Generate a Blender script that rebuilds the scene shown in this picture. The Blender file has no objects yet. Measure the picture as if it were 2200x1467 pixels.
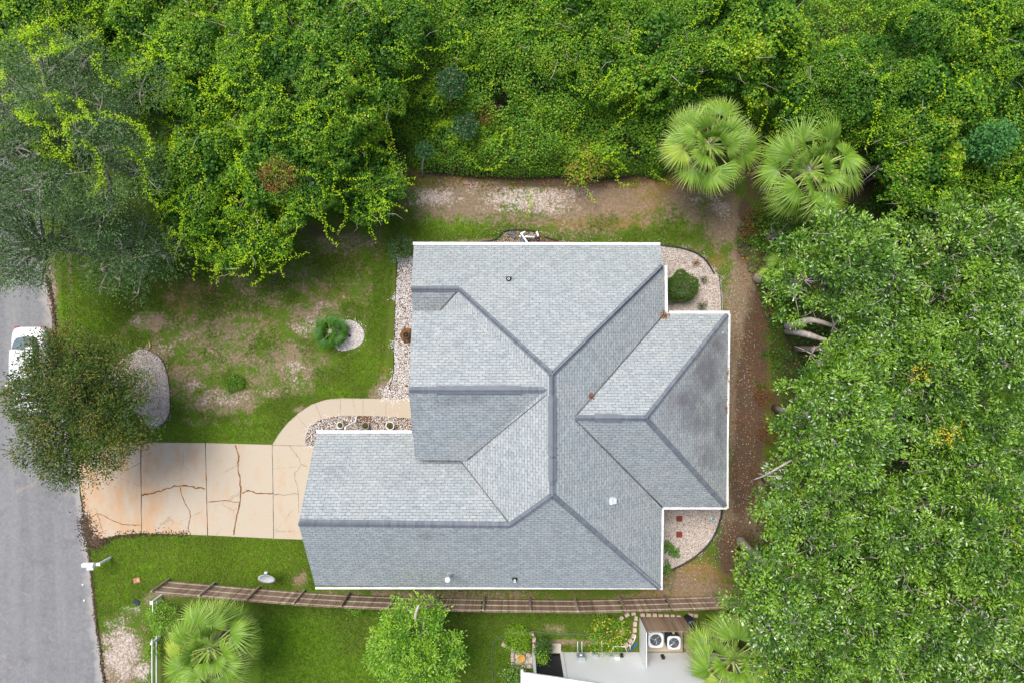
import bpy, math, random
import numpy as np
from mathutils import Vector, Matrix
PI = math.pi
R = math.radians
# ------------------------------------------------------------------ camera, sky, sun, exposure
SC = bpy.context.scene
COL = SC.collection
H = 36.67                      # camera height over the lawn (m)
F = 1466.67                    # focal length in reference pixels
cam_d = bpy.data.cameras.new("camera")
cam_d.lens = 24.0; cam_d.sensor_width = 36.0; cam_d.clip_start = 0.5; cam_d.clip_end = 3000
cam = bpy.data.objects.new("camera", cam_d); COL.objects.link(cam)
cam.location = (0, 0, H); SC.camera = cam
W = bpy.data.worlds.new("World"); SC.world = W; W.use_nodes = True
nt = W.node_tree; nt.nodes.clear()
sky = nt.nodes.new("ShaderNodeTexSky"); sky.sky_type = 'NISHITA'; sky.sun_disc = False
SUN_EL, SUN_AZ = R(64), R(322)          # azimuth clockwise from +Y : soft light from the upper left
sky.sun_elevation = SUN_EL; sky.sun_rotation = SUN_AZ
sky.air_density = 1.0; sky.dust_density = 3.0; sky.ozone_density = 0.6
bg = nt.nodes.new("ShaderNodeBackground"); bg.inputs[1].default_value = 0.115
wo = nt.nodes.new("ShaderNodeOutputWorld")
nt.links.new(sky.outputs[0], bg.inputs[0]); nt.links.new(bg.outputs[0], wo.inputs[0])
sl = bpy.data.lights.new("sun", 'SUN'); sl.energy = 2.3; sl.angle = R(34); sl.color = (1.0, 0.965, 0.92)
so = bpy.data.objects.new("sun", sl); COL.objects.link(so)
sdir = Vector((math.sin(SUN_AZ)*math.cos(SUN_EL), math.cos(SUN_AZ)*math.cos(SUN_EL), math.sin(SUN_EL)))
so.rotation_euler = sdir.to_track_quat('Z', 'Y').to_euler(); so.location = (0, 0, 60)
SC.view_settings.view_transform = 'Standard'; SC.view_settings.look = 'None'
SC.view_settings.exposure = 0.70; SC.view_settings.gamma = 1
SC.cycles.max_bounces = 6; SC.cycles.diffuse_bounces = 2; SC.cycles.transmission_bounces = 3; SC.cycles.glossy_bounces = 2
SC.cycles.caustics_reflective = False; SC.cycles.caustics_refractive = False
SC.render.use_persistent_data = False

# ------------------------------------------------------------------ helpers
def P(px, py, z=0.0):
    """reference pixel -> real point at height z"""
    return ((px-1100)/F*(H-z), -(py-733.5)/F*(H-z), z)
def P2(px, py, z=0.0):
    return P(px, py, z)[:2]
def lin(r, g, b):
    f = lambda c: (c/255/12.92) if c <= 10 else ((c/255+.055)/1.055)**2.4
    return (f(r), f(g), f(b), 1)

class G:
    """tiny node helper"""
    def __init__(s, name):
        s.m = bpy.data.materials.new(name); s.m.use_nodes = True
        s.t = s.m.node_tree; s.t.nodes.clear()
        s.out = s.t.nodes.new("ShaderNodeOutputMaterial")
    def n(s, kind, **kw):
        nd = s.t.nodes.new("ShaderNode"+kind)
        for k, v in kw.items(): setattr(nd, k, v)
        return nd
    def set(s, sock, v):
        if isinstance(v, bpy.types.NodeSocket): s.t.links.new(v, sock)
        elif v is not None: sock.default_value = v
    def math(s, op, a, b=None, c=None, clamp=False):
        nd = s.n("Math", operation=op, use_clamp=clamp)
        s.set(nd.inputs[0], a)
        if b is not None: s.set(nd.inputs[1], b)
        if c is not None: s.set(nd.inputs[2], c)
        return nd.outputs[0]
    def mix(s, f, a, b, mode='MIX'):
        nd = s.n("Mix", data_type='RGBA', blend_type=mode)
        s.set(nd.inputs[0], f); s.set(nd.inputs[6], a); s.set(nd.inputs[7], b)
        return nd.outputs[2]
    def coord(s, which='Object'):
        return s.n("TexCoord").outputs[which]
    def noise(s, scale, detail=3, rough=.55, vec=None, dist=0.0, col=False):
        nd = s.n("TexNoise"); nd.inputs['Scale'].default_value = scale
        nd.inputs['Detail'].default_value = detail; nd.inputs['Roughness'].default_value = rough
        nd.inputs['Distortion'].default_value = dist
        s.set(nd.inputs['Vector'], vec if vec is not None else s.coord())
        return nd.outputs['Color' if col else 'Fac']
    def vor(s, scale, vec=None, feature='F1', out='Color', rnd=1.0):
        nd = s.n("TexVoronoi", feature=feature); nd.inputs['Scale'].default_value = scale
        nd.inputs['Randomness'].default_value = rnd
        s.set(nd.inputs['Vector'], vec if vec is not None else s.coord())
        return nd.outputs[out]
    def mapping(s, vec, scale=(1,1,1), rot=(0,0,0), loc=(0,0,0)):
        nd = s.n("Mapping"); s.set(nd.inputs[0], vec)
        nd.inputs['Scale'].default_value = scale; nd.inputs['Rotation'].default_value = rot; nd.inputs['Location'].default_value = loc
        return nd.outputs[0]
    def ramp(s, fac, stops, interp='LINEAR'):
        nd = s.n("ValToRGB"); nd.color_ramp.interpolation = interp
        e = nd.color_ramp.elements
        while len(e) < len(stops): e.new(.5)
        for el, (p, c) in zip(e, stops): el.position = p; el.color = c if len(c) == 4 else (*c, 1)
        s.set(nd.inputs[0], fac); return nd.outputs[0]
    def step(s, v, lo, hi):
        nd = s.n("MapRange", interpolation_type='SMOOTHSTEP'); s.set(nd.inputs[0], v)
        nd.inputs[1].default_value = lo; nd.inputs[2].default_value = hi
        return nd.outputs[0]
    def attr(s, name, out='Fac'):
        nd = s.n("Attribute", attribute_name=name); return nd.outputs[out]
    def bump(s, h, strength=.3, dist=.02):
        nd = s.n("Bump"); nd.inputs['Strength'].default_value = strength; nd.inputs['Distance'].default_value = dist
        s.set(nd.inputs['Height'], h); return nd.outputs[0]
    def bsdf(s, col, rough=.8, spec=.3, metal=0, normal=None, coat=None):
        b = s.n("BsdfPrincipled"); s.set(b.inputs['Base Color'], col); s.set(b.inputs['Roughness'], rough)
        s.set(b.inputs['Specular IOR Level'], spec); s.set(b.inputs['Metallic'], metal)
        if normal is not None: s.set(b.inputs['Normal'], normal)
        if coat: s.set(b.inputs['Coat Weight'], coat)
        return b.outputs[0]
    def end(s, sh):
        s.t.links.new(sh, s.out.inputs[0]); return s.m

def plain(name, col, rough=.6, spec=.3, metal=0, var=.12, scale=6, bump=0.0, coat=None):
    g = G(name); n = g.noise(scale, 4)
    c0 = tuple(x*(1-var) for x in col[:3])+(1,); c1 = tuple(min(1, x*(1+var)) for x in col[:3])+(1,)
    c = g.mix(g.step(n, .3, .7), c0, c1)
    nm = g.bump(g.noise(scale*6, 3), bump, .01) if bump else None
    return g.end(g.bsdf(c, rough, spec, metal, nm, coat))

def tag(o, label=None, cat=None, group=None, kind=None):
    if label: o['label'] = label
    if cat: o['category'] = cat
    if group: o['group'] = group
    if kind: o['kind'] = kind
    return o
def empty(name, loc, label, cat, group=None, rz=0):
    o = bpy.data.objects.new(name, None); COL.objects.link(o)
    o.location = loc; o.rotation_euler = (0, 0, rz); o.empty_display_size = .2
    return tag(o, label, cat, group)

def np_mesh(name, V, tris, tone=None, mats=(), smooth=False, quads=None):
    me = bpy.data.meshes.new(name)
    V = np.asarray(V, dtype=np.float32); tris = np.asarray(tris, dtype=np.int32).reshape(-1)
    me.vertices.add(len(V)); me.vertices.foreach_set("co", V.reshape(-1))
    nl = len(tris); me.loops.add(nl); me.loops.foreach_set("vertex_index", tris)
    k = quads or 3
    me.polygons.add(nl//k); me.polygons.foreach_set("loop_start", np.arange(0, nl, k, dtype=np.int32))
    if smooth: me.polygons.foreach_set("use_smooth", np.ones(nl//k, dtype=bool))
    if tone is not None:
        a = me.attributes.new("tone", 'FLOAT', 'POINT'); a.data.foreach_set("value", np.asarray(tone, dtype=np.float32))
    for m in mats: me.materials.append(m)
    me.update(); me.validate()
    return me
def link(name, me, parent=None, local=True):
    o = bpy.data.objects.new(name, me); COL.objects.link(o)
    if parent is not None: o.parent = parent
    return o

class MB:
    """mesh collector; coordinates relative to .o (the thing's base)"""
    def __init__(s, origin=(0, 0, 0)):
        s.v = []; s.f = []; s.mi = []; s.o = Vector(origin); s.sm = []
    def add(s, verts, faces, m=0, smooth=False):
        b = len(s.v); s.v += [tuple(Vector(v)-s.o) for v in verts]
        s.f += [tuple(b+i for i in f) for f in faces]; s.mi += [m]*len(faces); s.sm += [smooth]*len(faces)
    def box(s, c, size, m=0, rz=0, rot=None):
        x, y, z = (d/2 for d in size)
        M = (rot if rot is not None else Matrix.Rotation(rz, 3, 'Z'))
        vs = [Vector(c)+M@Vector((a*x, b*y, e*z)) for a in (-1, 1) for b in (-1, 1) for e in (-1, 1)]
        s.add(vs, [(0,1,3,2),(4,6,7,5),(0,4,5,1),(2,3,7,6),(0,2,6,4),(1,5,7,3)], m)
    def bevbox(s, c, size, bev, m=0, rz=0, n=3):
        """box with rounded vertical corners and a chamfered top"""
        x, y, z = size; M = Matrix.Rotation(rz, 3, 'Z'); ring = []
        for (sx, sy, a0) in ((1,1,0),(-1,1,90),(-1,-1,180),(1,-1,270)):
            for k in range(n+1):
                a = R(a0+90*k/n); ring.append((sx*(x/2-bev)+bev*math.cos(a), sy*(y/2-bev)+bev*math.sin(a)))
        N = len(ring); vs = []
        for (zz, q) in ((-z/2, 1), (z/2-bev*.4, 1), (z/2, 1-bev*.8/max(x, y))):
            vs += [Vector(c)+M@Vector((px*q, py*q, zz)) for px, py in ring]
        fs = [(k*N+i, k*N+(i+1) % N, (k+1)*N+(i+1) % N, (k+1)*N+i) for k in range(2) for i in range(N)]
        fs += [tuple(reversed(range(N))), tuple(range(2*N, 3*N))]
        s.add(vs, fs, m)
    def tube(s, pts, rad, m=0, n=8, caps=True, smooth=True):
        pts = [Vector(p) for p in pts]; rad = rad if hasattr(rad, '__len__') else [rad]*len(pts)
        vs = []; up = None
        for i, p in enumerate(pts):
            d = (pts[min(i+1, len(pts)-1)]-pts[max(i-1, 0)])
            if d.length < 1e-7: d = Vector((0, 0, 1))
            d.normalize()
            if up is None or abs(up.dot(d)) > .98: up = Vector((0, 0, 1)) if abs(d.z) < .9 else Vector((1, 0, 0))
            a = d.cross(up).normalized(); b = a.cross(d).normalized(); up = b
            vs += [p+(a*math.cos(2*PI*k/n)+b*math.sin(2*PI*k/n))*rad[i] for k in range(n)]
        L = len(pts)
        fs = [(i*n+k, i*n+(k+1) % n, (i+1)*n+(k+1) % n, (i+1)*n+k) for i in range(L-1) for k in range(n)]
        if caps: fs += [tuple(reversed(range(n))), tuple(range((L-1)*n, L*n))]
        s.add(vs, fs, m, smooth)
    def lathe(s, c, prof, m=0, n=20, smooth=True):
        c = Vector(c); vs = []
        for (r, z) in prof: vs += [c+Vector((r*math.cos(2*PI*k/n), r*math.sin(2*PI*k/n), z)) for k in range(n)]
        fs = [(i*n+k, i*n+(k+1) % n, (i+1)*n+(k+1) % n, (i+1)*n+k) for i in range(len(prof)-1) for k in range(n)]
        fs += [tuple(reversed(range(n))), tuple(range((len(prof)-1)*n, len(prof)*n))]
        s.add(vs, fs, m, smooth)
    def prism(s, poly, z0, z1, m=0):
        n = len(poly); vs = [(x, y, z0) for x, y in poly]+[(x, y, z1) for x, y in poly]
        ar = sum(poly[i][0]*poly[(i+1) % n][1]-poly[(i+1) % n][0]*poly[i][1] for i in range(n))
        top = tuple(range(n, 2*n)); bot = tuple(reversed(range(n)))
        sd = [(i, (i+1) % n, n+(i+1) % n, n+i) for i in range(n)]
        if ar < 0: top = top[::-1]; bot = bot[::-1]; sd = [f[::-1] for f in sd]
        s.add(vs, [top, bot]+sd, m)
    def build(s, name, mats, parent=None, loc=None):
        me = bpy.data.meshes.new(name); me.from_pydata(s.v, [], s.f)
        mats = mats if isinstance(mats, (list, tuple)) else [mats]
        for m in mats: me.materials.append(m)
        me.polygons.foreach_set("material_index", s.mi); me.polygons.foreach_set("use_smooth", s.sm)
        me.update()
        o = bpy.data.objects.new(name, me); COL.objects.link(o)
        if parent is not None: o.parent = parent
        elif s.o.length > 0: o.location = s.o
        return o

def smooth_poly(pts, n=6, closed=True):
    """Catmull-Rom through pixel/plan points"""
    out = []; L = len(pts); rng = range(L if closed else L-1)
    for i in rng:
        g = (lambda k: pts[k % L]) if closed else (lambda k: pts[max(0, min(L-1, k))])
        p0, p1, p2, p3 = (np.array(g(i+k), float) for k in (-1, 0, 1, 2))
        for k in range(n):
            t = k/n
            out.append(tuple(.5*((2*p1)+(-p0+p2)*t+(2*p0-5*p1+4*p2-p3)*t*t+(-p0+3*p1-3*p2+p3)*t**3)))
    if not closed: out.append(tuple(pts[-1]))
    return out
def inside(poly, X, Y):
    """vectorised point in polygon"""
    poly = np.asarray(poly); r = np.zeros(X.shape, bool); n = len(poly); j = n-1
    for i in range(n):
        xi, yi = poly[i]; xj, yj = poly[j]
        c = ((yi > Y) != (yj > Y)) & (X < (xj-xi)*(Y-yi)/((yj-yi) if yj != yi else 1e-9)+xi)
        r ^= c; j = i
    return r
def scatter(poly, dens, rng):
    poly = np.asarray(poly); lo = poly.min(0); hi = poly.max(0); n = int(dens*np.prod(hi-lo))
    q = rng.uniform(lo, hi, (n, 2)); return q[inside(poly, q[:, 0], q[:, 1])]
def nrm(a): return a/np.maximum(np.linalg.norm(a, axis=1, keepdims=True), 1e-9)

def vnoise(X, Y, seed=0):
    """cheap smooth noise in plan, about -1..1"""
    rs = np.random.RandomState(seed); o = np.zeros_like(X, dtype=float)
    for k in range(6):
        a = rs.uniform(0, 2*PI); f = rs.uniform(.6, 1.6); p = rs.uniform(0, 6.3)
        o += np.sin((X*np.cos(a)+Y*np.sin(a))*f+p+1.3*np.sin((X*np.sin(a)-Y*np.cos(a))*f*.7+p*2))
    return o/3.2

# leaves: folded diamonds (two triangles each) at points Pn, along D, facing N
def leaf_geo(Pn, D, N, L, Wd, tone, fold=.18):
    n = len(Pn); D = nrm(D); S = nrm(np.cross(D, N)); U = nrm(np.cross(S, D))
    L = np.broadcast_to(L, n)[:, None]; Wd = np.broadcast_to(Wd, n)[:, None]
    V = np.empty((n, 4, 3), np.float32)
    V[:, 0] = Pn; V[:, 2] = Pn+D*L
    V[:, 1] = Pn+D*L*.48+S*Wd*.5+U*Wd*fold; V[:, 3] = Pn+D*L*.48-S*Wd*.5+U*Wd*fold
    b = (np.arange(n)*4)[:, None]
    T = np.concatenate([b+np.array([0, 1, 2]), b+np.array([0, 2, 3])], 1).reshape(-1, 3)
    return V.reshape(-1, 3), T, np.repeat(tone, 4)
def join(parts):
    vs, ts, tn = [], [], []; o = 0
    for v, t, c in parts:
        vs.append(v); ts.append(t+o); tn.append(c); o += len(v)
    return np.concatenate(vs), np.concatenate(ts), np.concatenate(tn)
# ------------------------------------------------------------------ ground
RD = P
def gauss_mask(X, Y, blobs):
    """blobs in reference pixels: (cx, cy, rx, ry, strength[, rot deg]) -> soft field in plan"""
    px = X/H*F+1100; py = -Y/H*F+733.5; r = np.zeros_like(px)
    for b in blobs:
        a = R(b[5]) if len(b) > 5 else 0
        dx, dy = px-b[0], py-b[1]
        u = (dx*math.cos(a)+dy*math.sin(a))/b[2]; v = (-dx*math.sin(a)+dy*math.cos(a))/b[3]
        r = np.maximum(r, b[4]*np.exp(-(u*u+v*v)**1.3*.9))
    return r
BARE = [(480,680,300,170,.40),(700,600,160,120,.38),(1350,450,250,60,.5),(470,730,160,110,.62),(600,790,150,90,.6),(330,690,60,30,.8),(400,820,70,60,.62),(680,680,100,60,.66),(640,600,150,60,.5),
        (480,860,110,40,.75),(620,770,60,60,.75),(760,600,70,60,.45),(500,600,90,50,.5),(330,760,50,40,.7),(560,640,90,60,.56),(740,520,120,40,.6),
        (830,840,50,35,.95,-40),(430,905,60,14,.6),(530,905,60,10,.5),(645,1240,22,20,.9),(1010,1290,380,9,.6),(650,880,30,10,.8),(430,560,80,40,.45),
        (1130,470,140,30,.65),(1000,430,150,60,.9),(1250,430,200,60,.9),(1480,440,90,60,.75),(1560,470,60,70,1),(1600,600,40,120,1),(1590,800,60,260,1),
        (1600,1100,60,180,1),(1480,1260,120,40,.8),(1390,1290,120,14,.9),(1250,500,120,20,.6),(1080,520,200,8,.7),(1500,530,60,20,.5),(260,1420,60,90,1),(330,1290,40,20,.7),
        (1190,1350,40,14,.6),(1130,1320,40,12,.4),(1210,1378,120,8,.9),(460,1275,200,8,.8),(950,1275,300,12,.7),(108,660,18,120,1),(150,600,8,100,.7)]
SAND = [(660,700,40,22,.8,-30),(630,790,34,26,.75),(480,855,70,22,.72),(430,830,36,14,.6),(300,690,30,14,.7),(390,730,40,16,.5),(700,660,50,20,.55,-30),(760,640,40,16,.5),
        (640,820,28,20,.7),(350,745,26,16,.6),(570,840,40,12,.6),(930,425,75,26,.95),(1020,400,50,14,.7),(1130,425,120,32,1.05),(1180,445,70,20,1),(1240,410,50,14,.75),(1090,450,60,10,.8),
        (1550,450,40,22,.9,60),(1500,430,40,14,.65),(1600,540,24,50,.6),(1590,700,18,50,.6),(260,1400,48,70,1.15),(250,1340,40,14,.8),(285,1310,36,14,.8),(300,1440,30,30,1),(1620,700,14,80,.5),
        (1215,487,14,10,.7),(108,640,14,110,.8),(1200,1352,14,8,.6),(1265,1340,30,10,.3)]
LITTER = [(1120,378,260,12,1,1),(1000,372,140,12,1),(1300,385,160,10,.9),(1180,395,140,12,.8),(1600,520,30,60,.8),(1640,640,26,120,1),(1620,830,34,220,1.1),(1600,1020,40,120,1.0),
          (1580,1180,60,80,.9),(1600,900,24,200,1),(850,840,16,16,.7),(1400,1288,160,12,.7),(1130,1290,350,8,.6),(1600,450,24,40,.8),(880,380,40,20,.7),(980,310,300,60,1),(1250,300,260,60,1),(700,300,400,160,.6),(600,480,90,40,.6),(1800,300,300,200,1),(1900,900,260,500,1.1),(1200,100,900,160,1),(700,495,120,20,.7)]
DRY = [(500,660,330,170,.42),(720,560,160,90,.45),(420,640,120,80,.6),(700,640,100,60,.5),(480,540,60,40,.5),(380,800,60,60,.5),(1330,430,150,50,.9),(1450,400,90,40,.85),(1280,480,160,24,.75),(1500,1240,90,50,.8),(1450,1280,120,24,.8),(1130,480,80,14,.6),(960,470,60,16,.6),(700,560,140,60,.45),(1000,1276,340,10,.6),(830,800,24,50,.5),(1540,560,40,30,.6),(560,700,140,60,.4)]
LUSH = [(960,480,80,25,.8),(1250,500,60,12,.5),(1560,570,40,30,.5),(1390,400,30,14,.4),(190,660,70,60,1.1),(230,610,60,60,1),(330,1200,170,70,.9),(560,1200,120,60,.9),(250,1260,70,60,.8),(430,930,200,26,.9),(560,900,60,20,.7),(790,790,50,60,.7),(720,840,60,30,.7),(620,1380,140,90,.7),
        (1050,1400,140,80,.5),(700,1440,300,60,.6),(1000,490,100,20,.6),(1470,480,40,30,.6),(505,822,18,17,1.6),(210,545,30,60,1)]
def build_ground():
    xs = np.arange(-33, 33.01, .22); ys = np.arange(-24, 24.01, .22)
    X, Y = np.meshgrid(xs, ys); nx, ny = len(xs), len(ys)
    Z = .012*vnoise(X*.9, Y*.9, 3)
    V = np.stack([X, Y, Z-.012], -1).reshape(-1, 3)
    i = np.arange(nx-1)[None, :]+np.arange(ny-1)[:, None]*nx
    T = np.stack([i, i+1, i+nx+1, i+nx], -1).reshape(-1, 4)
    # outer apron to the horizon
    me = np_mesh("ground", V, T, quads=4, smooth=True)
    for nm, bl in (("bare", BARE), ("sand", SAND), ("litter", LITTER), ("dry", DRY), ("lush", LUSH)):
        a = me.attributes.new(nm, 'FLOAT', 'POINT')
        a.data.foreach_set("value", gauss_mask(X, Y, bl).reshape(-1).astype(np.float32))
    g = G("lawn_and_soil")
    o = g.coord(); n1 = g.noise(1.6, 6, .62, o); n2 = g.noise(7, 5, .65, o); n3 = g.noise(38, 3, .6, o); n4 = g.noise(.5, 2, .5, o)
    n16 = g.noise(17, 4, .7, o, .4); big = g.math('ADD', g.math('MULTIPLY', n1, .40), g.math('ADD', g.math('MULTIPLY', n2, .32), g.math('MULTIPLY', n16, .28)))       # ~.5
    def field(name, lo=.46, hi=.58, amp=1.5):
        v = g.math('ADD', g.attr(name), g.math('MULTIPLY', g.math('SUBTRACT', big, .5), amp))
        return g.step(v, lo, hi)
    fine = g.ramp(n3, [(.3, (.040,.085,.006)), (.5, (.078,.145,.010)), (.72, (.13,.20,.022))])
    grass = g.mix(g.step(n1, .35, .68), fine, g.mix(.55, fine, (.11,.095,.03,1)))
    lush = g.ramp(n3, [(.28, (.065,.14,.004)), (.55, (.115,.235,.007)), (.75, (.18,.31,.015))])
    c = g.mix(g.step(g.math('ADD', g.attr('lush'), g.math('MULTIPLY', g.math('SUBTRACT', big, .5), .8)), .3, .8), grass, lush)
    dry = g.ramp(n3, [(.25, (.12,.08,.022)), (.5, (.25,.155,.055)), (.75, (.40,.26,.11))])
    c = g.mix(field('dry', .34, .84, 2.6), c, dry)
    soil = g.ramp(g.math('ADD', g.math('MULTIPLY', n3, .6), g.math('MULTIPLY', n2, .4)), [(.3, (.10,.065,.04)), (.5, (.24,.17,.115)), (.7, (.42,.325,.245))])
    c = g.mix(g.math('MULTIPLY', field('bare', .36, .78, 3.3), .9), c, soil)
    sand = g.ramp(g.math('ADD', g.math('MULTIPLY', n3, .5), g.math('MULTIPLY', n2, .5)), [(.35, (.36,.28,.22)), (.5, (.56,.48,.42)), (.65, (.76,.69,.63))])
    c = g.mix(g.math('MULTIPLY', g.math('MULTIPLY', field('sand', .50, 1.15, 4.2), g.step(n16, .38, .58)), .95), c, sand)
    lit = g.ramp(n3, [(.3, (.035,.024,.017)), (.5, (.095,.064,.042)), (.62, (.17,.115,.07)), (.78, (.34,.26,.18))])
    c = g.mix(field('litter', .40, .80, 2.2), c, lit)
    nm = g.bump(g.math('ADD', n3, g.math('MULTIPLY', n2, .6)), .6, .05)
    me.materials.append(g.end(g.bsdf(c, .92, .12, normal=nm)))
    tag(link("ground", me), kind='structure')
    # surroundings: the plain beyond the mapped lot, same soil
    m = MB(); r0x, r0y, r1 = 33, 24, 600
    pts = [(-r1,-r1,-.03),(r1,-r1,-.03),(r1,r1,-.03),(-r1,r1,-.03),(-r0x,-r0y,-.03),(r0x,-r0y,-.03),(r0x,r0y,-.03),(-r0x,r0y,-.03)]
    m.add(pts, [(0,1,5,4),(1,2,6,5),(2,3,7,6),(3,0,4,7)])
    tag(m.build("terrain", plain("far_scrub", (.05,.09,.02,1), .95, .1, var=.5, scale=.2)), kind='structure')
build_ground()

def sheet(name, pixpoly, z, mat, kind='structure', thick=None, **kw):
    m = MB(); poly = [P2(x, y, z) for x, y in pixpoly]
    m.prism(poly, (-.05 if thick is None else z-thick), z)
    return tag(m.build(name, mat), kind=kind, **kw)

# road
def road_mat():
    g = G("asphalt"); o = g.coord()
    n = g.noise(60, 3, .7, o); v = g.noise(.5, 3, .5, g.mapping(o, (1.9, .12, 1), (0, 0, R(-5))))
    sp = g.step(g.noise(90, 2, .6, o), .62, .72); b = g.noise(2.5, 5, .6, o)
    c = g.ramp(n, [(.3, (.09,.092,.097)), (.5, (.16,.162,.167)), (.7, (.26,.255,.25))])
    c = g.mix(g.math('MULTIPLY', g.step(v, .4, .66), .45), c, (.25,.25,.25,1)); m2 = g.noise(5.5, 6, .75, o); c = g.mix(g.math('MULTIPLY', g.step(m2, .35, .7), .4), c, (.30,.295,.29,1)); c = g.mix(g.math('MULTIPLY', g.step(g.noise(.9, 5, .7, o), .5, .7), .35), c, (.10,.10,.11,1))
    c = g.mix(g.math('MULTIPLY', g.step(b, .55, .75), .25), c, (.25,.22,.20,1))
    c = g.mix(g.math('MULTIPLY', sp, .35), c, (.42,.40,.38,1))
    # fine wandering cracks
    cr = g.vor(.8, g.mapping(o, (1, .5, 1)), 'DISTANCE_TO_EDGE', 'Distance')
    wob = g.math('ADD', cr, g.math('MULTIPLY', g.math('SUBTRACT', g.noise(5, 4, .6, o), .5), .10))
    c = g.mix(g.math('MULTIPLY', g.math('SUBTRACT', 1, g.step(g.math('ABSOLUTE', wob), .0, .014)), g.math('MULTIPLY', g.step(g.noise(.6, 2, .5, o), .48, .62), .8)), c, (.33,.27,.20,1))
    e = g.attr("edge")
    c = g.mix(g.math('MULTIPLY', g.step(g.math('ADD', e, g.math('MULTIPLY', g.math('SUBTRACT', b, .5), .9)), .45, .95), .7), c, (.36,.33,.30,1))
    return g.end(g.bsdf(c, .85, .25, normal=g.bump(n, .35, .01)))
EDGE = [(70,-140),(74,0),(82,200),(90,400),(97,560),(104,640),(112,700),(124,780),(140,880),(156,980),(166,1020),(176,1080),(184,1130),(190,1180),(196,1230),(202,1290),(207,1340),(214,1390),(222,1467),(240,1620)]
def build_road():
    e = np.array(smooth_poly([P2(x, y) for x, y in EDGE], 10, False)); rs = np.random.RandomState(4)
    e[:, 0] += .05*vnoise(e[:, 1]*3.1, e[:, 1]*0, 6)+rs.normal(0, .015, len(e))
    offs = np.array([0, .25, .6, 1.2, 2.5, 4.5, 7.4, 7.8]); ed = np.array([1, .75, .35, .05, 0, 0, .6, 1])
    V = []; E = []
    for x, y in e:
        for o_, q in zip(offs, ed): V.append((x-o_, y, .012+.05*math.sin(PI*min(o_/7.8, 1)))); E.append(q)
    n = len(offs); T = [(i*n+k, i*n+k+1, (i+1)*n+k+1, (i+1)*n+k) for i in range(len(e)-1) for k in range(n-1)]
    me = np_mesh("road", V, T, quads=4, smooth=True)
    a = me.attributes.new("edge", 'FLOAT', 'POINT'); a.data.foreach_set("value", np.array(E, np.float32))
    me.materials.append(road_mat()); tag(link("road", me), kind='structure')
build_road()

# driveway and front walk
def conc_mat(name, base, stain):
    g = G(name); o = g.coord(); n = g.noise(30, 4, .65, o); b = g.noise(1.3, 4, .6, g.mapping(o, (1, .45, 1), (0, 0, R(35)))); s2 = g.noise(70, 2, .5, o)
    c = g.mix(g.step(n, .3, .7), tuple(x*.88 for x in base)+(1,), tuple(x*1.08 for x in base)+(1,))
    if stain:
        sx = g.n("SeparateXYZ"); g.set(sx.inputs[0], o)
        near = g.step(sx.outputs[0], -13.5, -21.5)       # rust stain fades away from the road
        st = g.math('MULTIPLY', g.step(g.math('ADD', b, g.math('MULTIPLY', near, .24)), .50, .94), .70)
        c = g.mix(st, c, (.50,.27,.12,1))
        c = g.mix(g.math('MULTIPLY', g.step(g.noise(2.2, 4, .6, o), .62, .8), .25), c, (.36,.33,.28,1))
    c = g.mix(g.math('MULTIPLY', g.step(g.noise(4.5, 6, .75, g.mapping(o, (.5, 2.2, 1))), .54, .74), .30), c, (.33,.25,.17,1)); c = g.mix(g.math('MULTIPLY', g.step(s2, .70, .78), .5), c, (.22,.17,.12,1))
    hc_ = g.math('ADD', g.vor(.42, o, 'DISTANCE_TO_EDGE', 'Distance'), g.math('MULTIPLY', g.math('SUBTRACT', g.noise(6, 5, .7, o), .5), .09))
    c = g.mix(g.math('MULTIPLY', g.math('SUBTRACT', 1, g.step(g.math('ABSOLUTE', hc_), 0, .012)), g.math('MULTIPLY', g.step(g.noise(.7, 3, .5, o), .48, .62), .55)), c, (.26,.17,.10,1))
    return g.end(g.bsdf(c, .85, .2, normal=g.bump(n, .2, .005)))
M_drive = conc_mat("driveway_concrete", (.47,.40,.305), True)
M_walk = conc_mat("path_concrete", (.46,.39,.30), False)
M_joint = plain("joint_dirt", (.12,.06,.03,1), .95, .1, var=.3, scale=5)
M_dark = plain("edge_soil", (.055,.032,.018,1), .95, .1, var=.4, scale=8)
Zd = .03
drive = sheet("driveway", [(166,1000),(172,985),(260,952),(330,950),(440,951),(585,955),(700,958),(700,1160),(588,1156),(446,1149),(304,1144),(250,1149),(215,1157),(196,1168),(188,1168),(184,1125),(176,1070)], Zd, M_drive)
WALK = [(585,955),(600,930),(618,908),(640,888),(668,869),(700,858),(731,855),(800,856),(850,857),(900,854),(960,852),(960,904),(900,904),(884,898),(850,895),(800,893),(731,892),(705,896),(680,904),(664,918),(657,936),(656,957)]
walk = sheet("path", WALK, Zd+.004, M_walk)
def crack(parent, pts, w, mat, name, z=Zd+.004, jit=.02, seed=0, sub=6):
    rs = np.random.RandomState(seed); q = smooth_poly([P2(x, y, z) for x, y in pts], sub, False) if len(pts) > 2 else [tuple(np.array(P2(*pts[0], z))*(1-t)+np.array(P2(*pts[1], z))*t) for t in np.linspace(0, 1, 14)]
    q = np.array(q)+rs.normal(0, jit, (len(q), 2)); m = MB(); n = len(q)
    d = np.gradient(q, axis=0); d = nrm(d); p = np.stack([-d[:, 1], d[:, 0]], 1)
    ww = w*(.55+rs.uniform(0, .8, n))
    L = q+p*ww[:, None]*.4; Rr = q-p*ww[:, None]*.4
    vs = [(*a, z) for a in L]+[(*a, z) for a in Rr]
    m.add(vs, [(n+i, n+i+1, i+1, i) for i in range(n-1)])
    return m.build(name, mat, parent)
M_crack = plain("rusty_crack", (.20,.085,.022,1), .95, .1, var=.4, scale=4)
M_crack2 = plain("grey_crack", (.26,.18,.12,1), .95, .1, var=.4, scale=4)
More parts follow.
